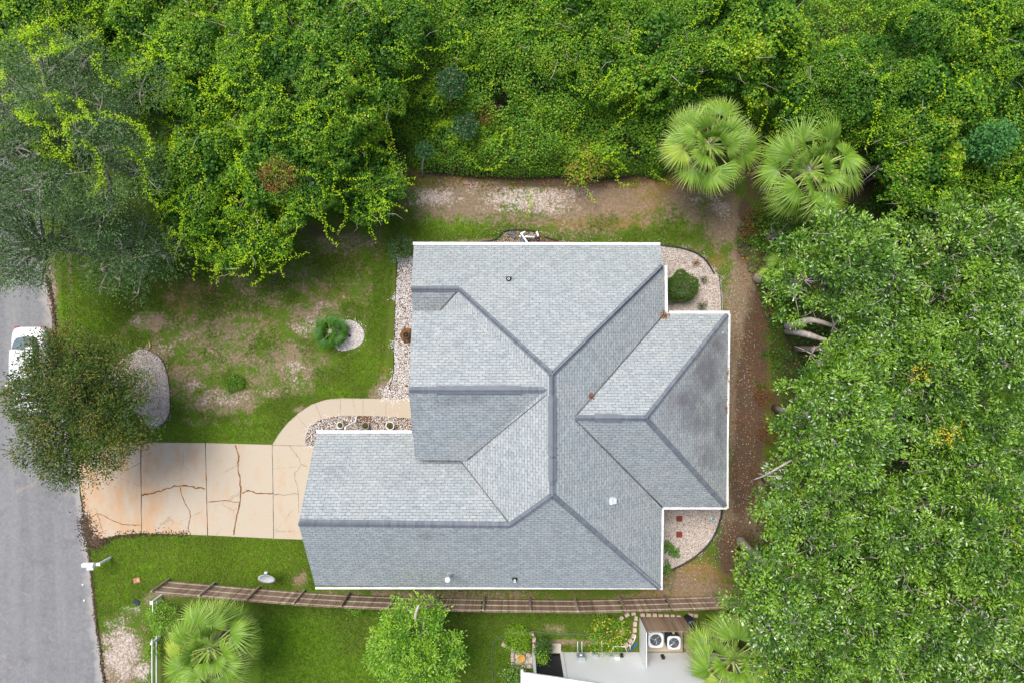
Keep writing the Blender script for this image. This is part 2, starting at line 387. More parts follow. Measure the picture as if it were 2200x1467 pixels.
for k, x in enumerate([((302,948),(304,1144)), ((441,951),(446,1149)), ((585,955),(588,1156))]):
    crack(drive, x, .055 if k < 2 else .035, M_joint, "joint", jit=.004, seed=k)
CR = [([(304,1062),(330,1058),(355,1050),(385,1042),(415,1046),(441,1049)],.085),([(386,1042),(392,1068),(404,1090),(409,1108),(404,1134),(410,1147)],.05),
      ([(446,1077),(480,1075),(514,1078)],.06),([(505,955),(513,980),(511,1005),(517,1040),(515,1080),(508,1110),(502,1150)],.085),
      ([(520,1058),(536,1054),(556,1060),(586,1058)],.075),([(588,1061),(610,1062),(628,1059),(642,1061)],.045),
      ([(620,955),(636,975),(646,997),(633,1020),(640,1050),(642,1100)],.035),([(646,997),(660,1001)],.035),
      ([(166,1042),(185,1032),(205,1022),(215,1012)],.045),([(216,1104),(240,1116),(262,1125),(302,1127)],.05),([(190,1116),(205,1104),(216,1104)],.05),
      ([(205,1090),(212,1110),(222,1145)],.04),([(270,1010),(290,1000),(302,992)],.035)]
for k, (p_, w_) in enumerate(CR): crack(drive, p_, w_, M_crack if w_ > .046 else M_crack2, "crack", jit=.018, seed=20+k)
for k, x in enumerate([((731,855),(731,892)),((780,856),(780,893)),((829,857),(829,894)),((677,866),(691,900)),((637,890),(660,920)),((585,956),(656,957))]):
    crack(walk, x, .022, M_crack2 if k < 5 else M_joint, "joint", z=Zd+.008, jit=.002, seed=50+k)
SOIL_LINES = [([(178,1060),(183,1118),(187,1150),(198,1170),(225,1162),(262,1149),(300,1147),(350,1146),(400,1146)],.16,900),([(184,1112),(190,1140),(198,1164),(216,1160)],.30,1500),([(102,600),(112,640),(120,700),(136,790)],.10,500),([(190,1180),(197,1230),(203,1290),(208,1340),(216,1400),(226,1470)],.07,900)]
# apron and rim grime of the concrete gutter by the road
# ------------------------------------------------------------------ gravel beds
def gravel_mat(name, cols):
    g = G(name); t = g.attr('tone')
    return g.end(g.bsdf(g.ramp(t, cols), .8, .3))
M_gw = gravel_mat("white_stones", [(0, (.34,.20,.10)), (.10, (.60,.50,.42)), (.25, (.80,.77,.73)), (1, (.92,.90,.88))])
M_gb = gravel_mat("brown_stones", [(0, (.20,.11,.07)), (.25, (.44,.33,.25)), (.5, (.64,.55,.47)), (1, (.84,.80,.75))])
M_bed = plain("bed_soil", (.13,.07,.035,1), .95, .1, var=.5, scale=9)
M_bedw = plain("bed_shell_grit", (.50,.44,.39,1), .95, .1, var=.35, scale=14, bump=.5)
def stones(P3, size, rs, tone):
    """squashed octahedra"""
    n = len(P3); base = np.array([(1,0,0),(0,1,0),(-1,0,0),(0,-1,0),(0,0,1),(0,0,-1)], float)
    a = rs.uniform(0, 2*PI, n); c, s_ = np.cos(a), np.sin(a)
    sx = size*rs.uniform(.7, 1.4, n); sy = size*rs.uniform(.45, .9, n); sz = size*rs.uniform(.3, .6, n)
    B = base[None]*np.stack([sx, sy, sz], 1)[:, None]
    B += rs.normal(0, .12*size, B.shape)
    V = np.empty_like(B); V[..., 0] = B[..., 0]*c[:, None]-B[..., 1]*s_[:, None]; V[..., 1] = B[..., 0]*s_[:, None]+B[..., 1]*c[:, None]; V[..., 2] = B[..., 2]
    V += P3[:, None]
    f = np.array([(0,1,4),(1,2,4),(2,3,4),(3,0,4),(1,0,5),(2,1,5),(3,2,5),(0,3,5)])
    T = (np.arange(n)*6)[:, None, None]+f[None]
    return V.reshape(-1, 3), T.reshape(-1, 3), np.repeat(tone, 6)
def gravel(pix, label, mat, bed, dens=420, size=.028, seed=0, closed=True, spill=.25, sparse=0):
    sp = smooth_poly(pix, 6) if closed else pix
    poly = [P2(x, y) for x, y in sp]
    m = MB(); m.prism(poly, -.05, .012); b = tag(m.build("gravel_bed", bed), kind='structure')
    rs = np.random.RandomState(seed); q = scatter(poly, dens, rs)
    if sparse:
        k = vnoise(q[:, 0]*2.4, q[:, 1]*2.4, seed)*.5+.5+rs.uniform(-.3, .3, len(q)); q = q[k > sparse]
    # a few stones spilled past the edge
    pa = np.array(poly); e = pa[rs.randint(0, len(pa), int(len(q)*.06))]; e = e+rs.normal(0, spill*.5, e.shape)
    q = np.concatenate([q, e]); n = len(q)
    p3 = np.concatenate([q, np.full((n, 1), .02)+rs.uniform(0, .022, (n, 1))], 1)
    v, t, c = stones(p3, size, rs, rs.uniform(0, 1, n))
    me = np_mesh("gravel", v, t, c, [mat]); o = link("gravel", me)
    return tag(o, label, "gravel", kind='stuff')
gravel([(1418,527),(1470,535),(1510,553),(1535,580),(1548,600),(1552,640),(1553,680),(1400,700),(1380,600)], "pale brown pebbles around the round clipped shrub", M_gb, M_bedw, 560, .027, 1, closed=False)
gravel([(1400,1080),(1552,1085),(1549,1120),(1535,1155),(1505,1190),(1460,1218),(1424,1235),(1400,1238)], "pale pebbles with two red pavers behind the house", M_gb, M_bedw, 520, .027, 2, closed=False)
gravel([(856,556),(895,545),(920,600),(925,700),(925,862),(850,862),(825,858),(822,840),(848,800),(845,740),(850,640)], "white gravel strip along the front wall", M_gw, M_bed, 900, .03, 3, closed=False, sparse=.06)
gravel([(656,957),(657,936),(664,918),(680,904),(705,896),(731,892),(800,893),(850,895),(925,900),(925,960),(700,970)], "white gravel over brown soil between path and garage gutter", M_gw, M_bed, 620, .028, 4, closed=False, sparse=.25)
gravel([(735,688),(760,690),(778,705),(783,722),(775,740),(755,750),(728,752),(715,730),(718,700)], "white gravel patch beside the small fan palm", M_gw, M_bedw, 650, .03, 5)
gravel([(310,750),(340,765),(358,800),(364,850),(362,890),(345,912),(322,918),(300,890),(262,860),(240,830),(240,790),(280,760)], "grey white gravel under the crape myrtle", M_gb, M_bedw, 520, .03, 6)
gravel([(1070,540),(1080,505),(1100,497),(1150,500),(1170,512),(1230,520),(1240,545)], "gravel behind the white pipes", M_gb, M_bed, 420, .026, 7, closed=False, sparse=.25)
gravel([(900,540),(960,523),(1070,518),(1075,545)], "thin gravel line under the back gutter", M_gb, M_bed, 300, .024, 8, closed=False, sparse=.45)
def edging(pts, label, r=.045):
    m = MB(); q = smooth_poly([P(x, y, .05) for x, y in pts], 8, False)
    m.tube(q, r, n=6); o = m.build("bed_edging", M_edge); tag(o, label, "edging", "black plastic edging of the gravel beds")
M_edge = plain("black_plastic", (.03,.026,.03,1), .55, .4)
edging([(1418,527),(1470,535),(1510,553),(1535,588)], "black edging curving round the shrub bed behind the house")
edging([(1545,592),(1549,630),(1551,680)], "straight black edging right of the shrub bed", .022)
edging([(1551,1085),(1548,1115),(1530,1158),(1500,1190),(1465,1213),(1422,1233)], "black edging curving round the bed with red pavers", .055)
edging([(1035,520),(1065,514),(1082,498),(1108,494),(1150,497),(1156,505)], "black edging around the gravel by the white pipes", .035)
edging([(1168,508),(1185,514),(1200,517)], "short loose black edging right of the white pipes", .03)
edging([(852,560),(849,660),(846,740),(845,800),(836,832)], "thin dark edging between lawn and front gravel strip", .016)
edging([(318,752),(346,770),(360,805),(366,850),(363,892),(345,914)], "thin dark edging around the crape myrtle gravel", .016)

# ------------------------------------------------------------------ the house
def plane_pitch(z0, axis, c0, s): # z = z0 + s*(coord - c0)
    return (z0-s*c0, s, 0) if axis == 'x' else (z0-s*c0, 0, s)
XR, ZR = 1.78, 6.6
PL = {
 'N': plane_pitch(6.6, 'y', -1.37, -.69), 'E': plane_pitch(6.6, 'x', XR, -.66), 'S': plane_pitch(6.6, 'y', -6.74, .686),
 'W': plane_pitch(6.6, 'x', XR, .64), 'GN': plane_pitch(5.47, 'y', -8.38, -.71), 'BN': plane_pitch(6.4, 'y', -2.136, -.64),
 'BS': plane_pitch(6.4, 'y', -2.136, .64), 'SG': plane_pitch(3.91, 'y', 2.525, .69),
 'WN': plane_pitch(5.95, 'y', -3.43, -.664), 'WS': plane_pitch(5.95, 'y', -3.43, .664), 'WE': plane_pitch(5.95, 'x', 6.03, -.678)}
def on(pl, px, py):
    a, b, c = PL[pl]; u = (px-1100)/F; v = -(py-733.5)/F; k = b*u+c*v
    z = (a+k*H)/(1+k); return Vector(P(px, py, z))
def pz(pl, x, y):
    a, b, c = PL[pl]; return a+b*x+c*y
FACES = {
 'N': [(889,526),(1419,527),(1425,570),(1187,804),(985,621),(884,621)],
 'SG': [(884,621),(985,621),(930,682),(887,682)],
 'W1': [(985,621),(1187,804),(1187,838),(1168,838),(1000,682),(930,682)],
 'W2': [(1168,838),(1187,838),(1187,1063),(1096,1128),(985,984),(1010,972)],
 'BN': [(886,668),(1012,668),(1181,837),(878,837)],
 'BS': [(878,837),(1181,837),(1002,989),(892,987)],
 'GN': [(680,930),(895,930),(895,980),(983,982),(1096,1128),(641,1124)],
 'S': [(641,1124),(1096,1128),(1187,1063),(1419,1265),(677,1257)],
 'E': [(1187,804),(1425,570),(1429,672),(1423,1089),(1419,1265),(1187,1063)],
 'WN': [(1233,897),(1388,898),(1565,674),(1427,674)],
 'WS': [(1233,897),(1422,1089),(1560,1089),(1388,898)],
 'WE': [(1388,898),(1560,1089),(1565,674)]}
def shingle_mat():
    g = G("roof_shingles"); uv = g.n("UVMap").outputs[0]; o = g.coord()
    def brick(c1, c2, mort, msz, bw, loc):
        b = g.n("TexBrick"); g.set(b.inputs['Vector'], g.mapping(uv, loc=loc))
        b.inputs['Color1'].default_value = c1; b.inputs['Color2'].default_value = c2; b.inputs['Mortar'].default_value = mort
        b.inputs['Scale'].default_value = 1; b.inputs['Mortar Size'].default_value = msz; b.inputs['Mortar Smooth'].default_value = .3
        b.inputs['Brick Width'].default_value = bw; b.inputs['Row Height'].default_value = .145; b.offset = .5; b.squash = 1
        b.inputs['Bias'].default_value = 0
        return b
    b1 = brick((0,0,0,1), (1,1,1,1), (.5,.5,.5,1), .019, .31, (0, 0, 0))
    b2 = brick((0,0,0,1), (1,1,1,1), (.5,.5,.5,1), .0, .155, (.07, 0, 0))
    tab = g.mix(.5, b1.outputs[0], b2.outputs[0])
    n1 = g.noise(.55, 4, .6, o); n2 = g.noise(3.2, 4, .65, o); n3 = g.noise(55, 2, .6, o)
    c = g.ramp(tab, [(0, (.24,.27,.272)), (.5, (.335,.37,.37)), (1, (.45,.48,.47))])
    c = g.mix(.35, c, g.mix(n3, (.20,.225,.235,1), (.43,.455,.45,1)))
    c = g.mix(g.math('MULTIPLY', g.step(n1, .48, .75), .4), c, (.42,.415,.385,1)); c = g.mix(g.math('MULTIPLY', g.step(g.noise(1.4, 6, .75, g.mapping(uv, (1.6, .35, 1))), .52, .75), .35), c, (.20,.22,.235,1))
    # butt edges: broken dark joints, heavier here and there
    line = b1.outputs['Fac']; brk = g.step(g.noise(1.9, 5, .8, g.mapping(uv, (2, 5, 1))), .36, .60)
    c = g.mix(g.math('MULTIPLY', g.math('MULTIPLY', line, brk), .85), c, (.09,.105,.125,1))
    # missing-grain spots
    sp = g.math('MULTIPLY', g.step(g.noise(6, 3, .6, g.mapping(uv, (1, 2.2, 1))), .70, .78), g.step(n2, .5, .62))
    c = g.mix(g.math('MULTIPLY', sp, .7), c, (.12,.135,.16,1))
    c = g.mix(g.math('MULTIPLY', g.step(g.math('ADD', g.attr("stain"), g.math('MULTIPLY', g.math('SUBTRACT', g.noise(1.8, 8, .75, o), .5), 1.3)), .2, 1.05), .85), c, (.13,.125,.14,1))
    return g.end(g.bsdf(c, .85, .25, normal=g.bump(g.math('SUBTRACT', tab, g.math('MULTIPLY', line, 1.5)), .35, .012)))
M_sh = shingle_mat()
M_white = plain("white_trim", (.80,.81,.82,1), .45, .4, var=.05, scale=3)
M_siding = plain("beige_stucco", (.50,.45,.38,1), .8, .2, var=.08)
hc = (1.0, -3.8, 0)
house = empty("house", hc, "single storey house with blue grey shingle hip and gable roof, seen from above", "house")
roof = empty("roof", (0, 0, 0), None, None); roof.parent = house
HO = Vector(hc)
def roof_face(key, poly):
    pl = PL[{'W1': 'W', 'W2': 'W'}.get(key, key)]; kk = {'W1': 'W', 'W2': 'W'}.get(key, key)
    pts = [on(kk, *p) for p in poly]; n = len(pts); T = .13
    # subdivide into a fine fan? keep n-gon; uv along eave / up the slope
    g2 = Vector((pl[1], pl[2])); s = g2.length; gd = g2/s; pr = Vector((gd.y, -gd.x)); st = math.sqrt(1+s*s)
    ar = sum(pts[i].x*pts[(i+1) % n].y-pts[(i+1) % n].x*pts[i].y for i in range(n))
    if ar < 0: pts = pts[::-1]
    vs = [p-HO for p in pts]+[p-HO-Vector((0, 0, T)) for p in pts]
    fs = [tuple(range(n)), tuple(reversed(range(n, 2*n)))]+[(i, n+i, n+(i+1) % n, (i+1) % n) for i in range(n)]
    me = bpy.data.meshes.new("roof_slope"); me.from_pydata(vs, [], fs)
    me.materials.append(M_sh); me.materials.append(M_white)
    for i, p in enumerate(me.polygons): p.material_index = 0 if i == 0 else 1
    uvl = me.uv_layers.new(name="UVMap")
    for lp in me.loops:
        v = Vector(vs[lp.vertex_index])+HO
        uvl.data[lp.index].uv = (v.x*pr.x+v.y*pr.y+13.7, (v.x*gd.x+v.y*gd.y)*st+7.3)
    me.update(); o = bpy.data.objects.new("roof_slope", me); COL.objects.link(o); o.parent = roof
    return o
import bmesh
def stain_slope(o, blobs):
    """dense top so that the weather stain can be stored on the mesh"""
    me = o.data; bm = bmesh.new(); bm.from_mesh(me)
    bmesh.ops.triangulate(bm, faces=[f for f in bm.faces if f.material_index == 0])
    for _ in range(6):
        es = [e for e in bm.edges if e.calc_length() > .5]
        if not es: break
        bmesh.ops.subdivide_edges(bm, edges=es, cuts=1)
        bmesh.ops.triangulate(bm, faces=[f for f in bm.faces if len(f.verts) > 3])
    bm.to_mesh(me); bm.free()
    a = me.attributes.new("stain", 'FLOAT', 'POINT'); vals = []
    for v in me.vertices:
        w = v.co+HO; px = w.x/(H-w.z)*F+1100; py = -w.y/(H-w.z)*F+733.5
        vals.append(max(b[4]*math.exp(-(((px-b[0])/b[2])**2+((py-b[1])/b[3])**2)) for b in blobs))
    a.data.foreach_set("value", vals)
for k, v in FACES.items():
    o = roof_face(k, v)
    if k == 'WE': stain_slope(o, [(1540,740,26,50,.85),(1520,800,45,70,.95),(1480,860,60,45,.85),(1500,900,60,50,.8),(1545,900,30,160,.7),(1520,980,40,60,.65),(1440,900,40,30,.55)])
    elif k == 'WN': stain_slope(o, [(1515,740,20,40,.5),(1475,820,20,30,.4)])
    elif k == 'GN': stain_slope(o, [(860,1025,90,40,.45),(720,1010,50,40,.45),(800,945,100,14,.3)])
    elif k == 'S': stain_slope(o, [(920,1150,60,16,.6),(1020,1160,60,22,.45),(700,1140,60,10,.4)])
    elif k == 'BS': stain_slope(o, [(980,860,120,14,.65),(1080,870,60,20,.5),(900,880,30,20,.4)])
    elif k == 'N': stain_slope(o, [(960,560,30,20,.5),(930,610,60,14,.4)])
# ridge and hip caps
def cap_mat():
    g = G("ridge_cap"); uv = g.n("UVMap").outputs[0]; b = g.n("TexBrick"); g.set(b.inputs['Vector'], uv)
    b.inputs['Color1'].default_value = (0,0,0,1); b.inputs['Color2'].default_value = (1,1,1,1); b.inputs['Mortar'].default_value = (.5,.5,.5,1)
    b.inputs['Scale'].default_value = 1; b.inputs['Brick Width'].default_value = .14; b.inputs['Row Height'].default_value = 2.0; b.inputs['Mortar Size'].default_value = .008; b.offset = 0
    n = g.noise(1.5, 5, .7); n2 = g.noise(30, 3, .6)
    c = g.ramp(b.outputs[0], [(0, (.13,.148,.17)), (1, (.18,.20,.22))])
    c = g.mix(g.math('MULTIPLY', g.step(n, .45, .7), .3), c, (.25,.265,.28,1)); c = g.mix(g.math('MULTIPLY', g.step(n2, .6, .75), .3), c, (.12,.13,.15,1))
    c = g.mix(g.math('MULTIPLY', b.outputs['Fac'], .6), c, (.10,.11,.13,1))
    return g.end(g.bsdf(c, .85, .2))
M_cap = cap_mat()
def cap(name, A, B, ka, kb, w=.14, lift=.05, mat=None, parent=None, along=None):
    """A, B 3-D ends; ka / kb the planes left / right"""
    A, B = Vector(A), Vector(B); d = (B-A); L = d.length; d2 = Vector((d.x, d.y)).normalized(); p = Vector((-d2.y, d2.x))
    vs = []; N = max(2, int(L/.5))
    for i in range(N+1):
        c = A+d*i/N
        row = []
        for off in (-w, -w*.45, 0, w*.45, w):
            x, y = c.x+p.x*off, c.y+p.y*off
            zc = pz(ka, x, y) if off > 0 else (pz(kb, x, y) if off < 0 else max(c.z, min(pz(ka, x, y), pz(kb, x, y))))
            zc = min(zc, c.z+.02)
            row.append((x, y, zc+lift*(1 if abs(off) > w*.3 else 1.25)))
        low = [(row[0][0]-p.x*.004, row[0][1]-p.y*.004, row[0][2]-lift-.01)], [(row[-1][0]+p.x*.004, row[-1][1]+p.y*.004, row[-1][2]-lift-.01)]
        vs += low[0]+row+low[1]
    fs = [(i*7+k, (i+1)*7+k, (i+1)*7+k+1, i*7+k+1) for i in range(N) for k in range(6)]
    fs += [tuple(range(7)), tuple(N*7+k for k in reversed(range(7)))]
    me = bpy.data.meshes.new(name); me.from_pydata([Vector(v)-HO for v in vs], [], [f[::-1] for f in fs]); me.materials.append(mat or M_cap)
    uvl = me.uv_layers.new(name="UVMap")
    for lp in me.loops:
        i, k = divmod(lp.vertex_index, 7); uvl.data[lp.index].uv = (L*i/N, k*.06+.3)
    me.update(); o = bpy.data.objects.new(name, me); COL.objects.link(o); o.parent = parent or roof; return o
cap("ridge_cap", on('N', 1187, 804), on('S', 1187, 1063), 'E', 'W')
cap("ridge_cap", on('N', 884, 621), on('N', 985, 621), 'N', 'SG', .13)
cap("ridge_cap", on('BN', 878, 837), on('BN', 1176, 837), 'BN', 'BS')
cap("ridge_cap", on('S', 641, 1124), on('S', 1096, 1128), 'GN', 'S')
cap("ridge_cap", on('WN', 1236, 897), on('WN', 1388, 898), 'WN', 'WS', .13)
cap("hip_cap", on('N', 985, 621), on('N', 1187, 804), 'N', 'W', .12)
cap("hip_cap", on('N', 1187, 804), on('N', 1424, 571), 'E' if False else 'N', 'E', .12)
cap("hip_cap", on('S', 1187, 1063), on('S', 1417, 1263), 'E', 'S', .12)
cap("hip_cap", on('S', 1096, 1128), on('S', 1187, 1063), 'W', 'S', .12)
cap("hip_cap", on('WN', 1388, 898), on('WN', 1563, 676), 'WN', 'WE', .12)
cap("hip_cap", on('WS', 1388, 898), on('WS', 1558, 1087), 'WE', 'WS', .12)
M_vent = plain("ridge_vent", (.17,.185,.205,1), .8, .2, var=.08, scale=3)
cap("ridge_vent", on('BN', 937, 837), on('BN', 1120, 837), 'BN', 'BS', .18, .10, M_vent)
cap("ridge_vent", on('W', 1187, 850)+Vector((0,0,0)), on('W', 1187, 980), 'E', 'W', .18, .10, M_vent)
cap("ridge_vent", on('W', 1187, 984), on('W', 1187, 1032), 'E', 'W', .18, .10, M_vent)
cap("ridge_vent", on('WN', 1277, 897), on('WN', 1336, 897.5), 'WN', 'WS', .165, .09, M_vent)
M_val = plain("valley_line", (.12,.12,.125,1), .9, .2, var=.3)
def top2(ka, kb, px, py):
    a, b = on(ka, px, py), on(kb, px, py); return a if a.z > b.z else b
def valley(ka, kb, A, B, w=.035):
    pts = [top2(ka, kb, A[0]+(B[0]-A[0])*t, A[1]+(B[1]-A[1])*t)+Vector((0, 0, .012)) for t in np.linspace(0, 1, 7)]
    m = MB(HO); m.tube(pts, w, n=6); m.build("valley", M_val, roof)
valley('WN', 'E', (1235,895), (1426,676)); valley('WS', 'E', (1236,901), (1422,1088))
valley('BS', 'W', (1004,987), (1174,847), .022)
valley('GN', 'W', (992,992), (1093,1122), .022); valley('SG', 'W', (984,624), (946,668), .015)
# gutters: open channels with an end cap
M_gut = plain("gutter_white", (.80,.80,.79,1), .45, .35, var=.16, scale=3)
def gutter(A, B, side, w=.13, h=.11, dz=-.02, name="gutter"):
    """side = outward unit vector in plan"""
    A, B = Vector(A), Vector(B); A.z = B.z = (A.z+B.z)/2; s = Vector((*side, 0)).normalized(); m = MB(HO)
    t = .014; prof = [(0, 0), (0, -h), (w*.75, -h), (w, -h*.3), (w, 0), (w-.03, 0), (w-.03, -.012), (w-t, -.012), (w-t-.004, -h*.3), (w*.72, -h+t), (t, -h+t), (t, 0)]
    vs = []
    for q in (A, B): vs += [q+s*(a+.004)+Vector((0, 0, b+dz)) for a, b in prof]
    n = len(prof); fs = [(i, (i+1) % n, n+(i+1) % n, n+i) for i in range(n)]+[tuple(range(n)), tuple(reversed(range(n, 2*n)))]
    m.add(vs, fs); m.box((A+B)/2+s*(w*.45)+Vector((0, 0, dz-.03)), ((B-A).length if abs(s.y) > .5 else w*.8, w*.8 if abs(s.y) > .5 else (B-A).length, .006))
    return m.build(name, M_gut, roof)
gutter(on('N', 887, 526), on('N', 1419, 527), (0, 1))
gutter(on('E', 1428, 571), on('E', 1429, 668), (1, 0))
gutter(on('WN', 1430, 674), on('WN', 1568, 674), (0, 1))
gutter(on('WE', 1565, 674), on('WE', 1560, 1092), (1, 0), w=.09)
gutter(on('WS', 1424, 1089), on('WS', 1562, 1089), (0, -1), w=.1)
gutter(on('E', 1422, 1093), on('E', 1419, 1267), (1, 0), w=.1)
gutter(on('S', 677, 1261), on('S', 1421, 1261), (0, -1), w=.09)
gutter(on('GN', 679, 930), on('GN', 884, 930), (0, 1), w=.14)
ds = MB(HO); a = Vector(P(741, 922, 2.6)); ds.tube([a, a+Vector((0, .10, -.10)), a+Vector((0, .10, -2.3)), a+Vector((0, .35, -2.5))], .05, n=8); ds.build("downspout", M_gut, house)
# walls
def wall_prism(poly, z1, name="wall"):
    m = MB(HO); m.prism(poly, -.05, z1); return m.build(name, M_siding, house)
ex = {k: on(*v) for k, v in dict(n0=('N',889,526), n1=('N',1419,527), e0=('WN',1565,674), e1=('WE',1560,1089), s1=('S',1419,1265), s0=('S',677,1257), g0=('GN',680,930)).items()}
xE = on('E', 1428, 600).x-.45
wall_prism([(-4.35, -4.9), (-4.35, ex['n0'].y-.45), (ex['n1'].x-.45, ex['n1'].y-.45), (xE, 3.4), (xE, ex['e0'].y-.45), (ex['e0'].x-.45, ex['e0'].y-.45), (ex['e1'].x-.45, ex['e1'].y+.45),
            (xE, ex['e1'].y+.45), (xE, ex['s1'].y+.45), (ex['s0'].x+.4, ex['s1'].y+.45), (ex['s0'].x+.4, ex['g0'].y-.45), (-4.35, ex['g0'].y-.45)], 2.28)
def gable(x0, x1, prof, name="gable_wall"):
    m = MB(HO); n = len(prof); vs = [(x0, y, z) for y, z in prof]+[(x1, y, z) for y, z in prof]
    m.add(vs, [tuple(reversed(range(n))), tuple(range(n, 2*n))]+[(i, (i+1) % n, n+(i+1) % n, n+i) for i in range(n)]); return m.build(name, M_siding, house)
gable(-9.36, -8.9, [(-11.8, 2.2), (-8.38, 5.28), (-5.0, 2.2)] if False else [(-11.75, 2.2), (-11.75, 2.9), (-8.38, 5.2), (-5.05, 2.85), (-5.05, 2.2)])
gable(-4.25, -2.6, [(-5.4, 2.2), (-5.4, 3.95), (-2.14, 6.1), (1.1, 3.95), (1.1, 2.2)])
gable(-4.36, -3.0, [(1.12, 2.2), (1.12, 2.75), (2.52, 3.6), (4.3, 2.4), (4.3, 2.2)])
gd = MB(HO); gd.box((-9.40, -8.4, 1.1), (.06, 4.9, 2.2)); 
for k in range(1, 4): gd.box((-9.435, -8.4, .55*k), (.015, 4.9, .02))
gd.build("garage_door", M_white, house)
fd = MB(HO); fd.box((-4.28, -1.9, 1.05), (.06, 1.0, 2.1)); fd.box((-4.32, -1.9, 1.5), (.02, .6, .8)); fd.build("front_door", plain("door_paint", (.16,.06,.04,1), .5, .4), house)
M_glass = plain("window_glass", (.05,.07,.09,1), .08, .6, var=.05)
def win(c, size, name="window"):
    m = MB(HO); m.box(c, tuple(s+.10 for s in size)); w_ = m.build(name, M_white, house)
    q = MB(HO); q.box(c, tuple(s+(.125 if s < .1 else 0) for s in size)); q.build("pane", M_glass, w_)
win((-4.36, 2.6, 1.3), (.05, 1.4, 1.2)); win((-4.36, .1, 1.3), (.05, 1.0, 1.4)); win((0, ex['n0'].y-.44, 1.4), (1.6, .05, 1.2)); win((4, ex['n0'].y-.44, 1.4), (1.2, .05, 1.2))
win((ex['e0'].x-.44, -3.4, 1.3), (.05, 1.8, 1.4)); win((xE+.01, -9.6, 1.3), (.05, 1.2, 1.2)); win((0, ex['s1'].y+.44, 1.4), (1.2, .05, 1.0))
# roof fittings (fixed to the roof: parts)
M_black = plain("black_rubber", (.012,.012,.014,1), .5, .4); M_pvc = plain("white_pvc", (.80,.80,.78,1), .35, .4); M_galv = plain("galvanised", (.62,.68,.72,1), .35, .5, .6)
def boot(px, py, pl, pipe_h, name="plumbing_vent"):
    c = on(pl, px, py); m = MB(HO)
    b = Vector((0, 0, .02)); m.lathe(c+Vector((0,0,-.02)), [(.13, 0), (.13, .05), (.11, .11), (.06, .13)], 0, 18)
    m.box(c+Vector((0, .09, .05)), (.30, .04, .05), 0); m.lathe(c+Vector((0, 0, .1)), [(.055, 0), (.055, pipe_h), (.035, pipe_h), (.035, pipe_h-.12)], 1, 16)
    m.lathe(c+Vector((0, 0, .06+pipe_h)), [(.034, 0), (.034, .006)], 0, 12)
    m.build(name, [M_black, M_pvc], roof)
boot(1093, 600, 'N', .14); boot(1106, 1243, 'S', .26)
c = on('S', 965, 1233); m = MB(HO); m.lathe(c+Vector((0,0,-.04)), [(.16, 0), (.11, .1), (.09, .2)], 0, 20); m.lathe(c, [(.085, .1), (.085, .72)], 0, 16)
m.lathe(c+Vector((0,0,.72)), [(.10, -.02), (.135, .0), (.135, .10), (.06, .16)], 1, 20); m.build("flue_vent", [M_galv, M_pvc], roof)
c = on('E', 1316, 1075); m = MB(HO); rot = Matrix.Rotation(math.atan(.66), 3, 'Y'); m.box(c+Vector((0,0,.03)), (.34, .34, .02), 0, rot=rot); m.box(c+Vector((-.02,0,.10)), (.22, .26, .14), 0, rot=rot); m.box(c+Vector((.12,0,.06)), (.08, .24, .10), 0, rot=rot)
m.build("exhaust_vent", [plain("painted_steel", (.66,.71,.74,1), .4, .4)], roof)
# ------------------------------------------------------------------ foliage materials
def leafmat(name, stops, rough=.5, spec=.3, trans=.25, tcol=1.6):
    g = G(name); t = g.attr('tone'); c = g.ramp(t, stops)
    b = g.bsdf(c, rough, spec); tr = g.n("BsdfTranslucent")
    g.set(tr.inputs[0], g.mix(1.0, c, (tcol, tcol, tcol*.6, 1), 'MULTIPLY'))
    mx = g.n("MixShader"); mx.inputs[0].default_value = trans
    g.t.links.new(b, mx.inputs[1]); g.t.links.new(tr.outputs[0], mx.inputs[2])
    return g.end(mx.outputs[0])
# tone 0..1 : dark leaf (old; also shade painted into inner leaves) -> mid -> young/bright; above .93 dry leaves
ML_mag = leafmat("broad_glossy_leaves", [(0,(.030,.09,.010)),(.35,(.085,.20,.014)),(.7,(.21,.39,.028)),(.86,(.27,.45,.04)),(.90,(.52,.60,.42)),(.94,(.60,.66,.52)),(.96,(.50,.42,.03)),(1,(.40,.17,.03))], .30, .7, .2)
ML_mag2 = leafmat("light_glossy_leaves", [(0,(.07,.18,.012)),(.35,(.14,.31,.02)),(.7,(.24,.44,.03)),(1,(.38,.55,.05))], .38, .5, .25)
ML_oak = leafmat("grey_green_leaves", [(0,(.025,.065,.015)),(.5,(.075,.155,.04)),(.86,(.19,.31,.10)),(1,(.30,.29,.20))], .5, .4, .2)
ML_vine = leafmat("vine_leaves", [(0,(.03,.10,.012)),(.35,(.085,.23,.018)),(.65,(.20,.38,.022)),(.85,(.38,.54,.025)),(.96,(.58,.64,.04)),(1,(.50,.22,.05))], .5, .3, .3)
ML_tend = leafmat("young_vine_leaves", [(0,(.22,.45,.010)),(.5,(.42,.62,.012)),(.9,(.60,.72,.02)),(1,(.6,.35,.04))], .5, .3, .35)
ML_myr = leafmat("dark_rusty_leaves", [(0,(.022,.055,.012)),(.45,(.055,.11,.016)),(.7,(.12,.17,.02)),(.88,(.25,.20,.02)),(1,(.28,.10,.02))], .5, .35, .2)
ML_palm = leafmat("palm_fronds", [(0,(.10,.21,.02)),(.35,(.20,.35,.03)),(.65,(.36,.50,.09)),(.85,(.58,.66,.26)),(1,(.72,.72,.40))], .45, .4, .25)
ML_palmd = leafmat("deep_green_palm_fronds", [(0,(.03,.11,.01)),(.5,(.07,.20,.014)),(1,(.19,.33,.03))], .45, .4, .25)
ML_shrub = leafmat("clipped_leaves", [(0,(.02,.07,.010)),(.6,(.06,.15,.015)),(.85,(.16,.20,.03)),(1,(.26,.15,.05))], .5, .35, .15)
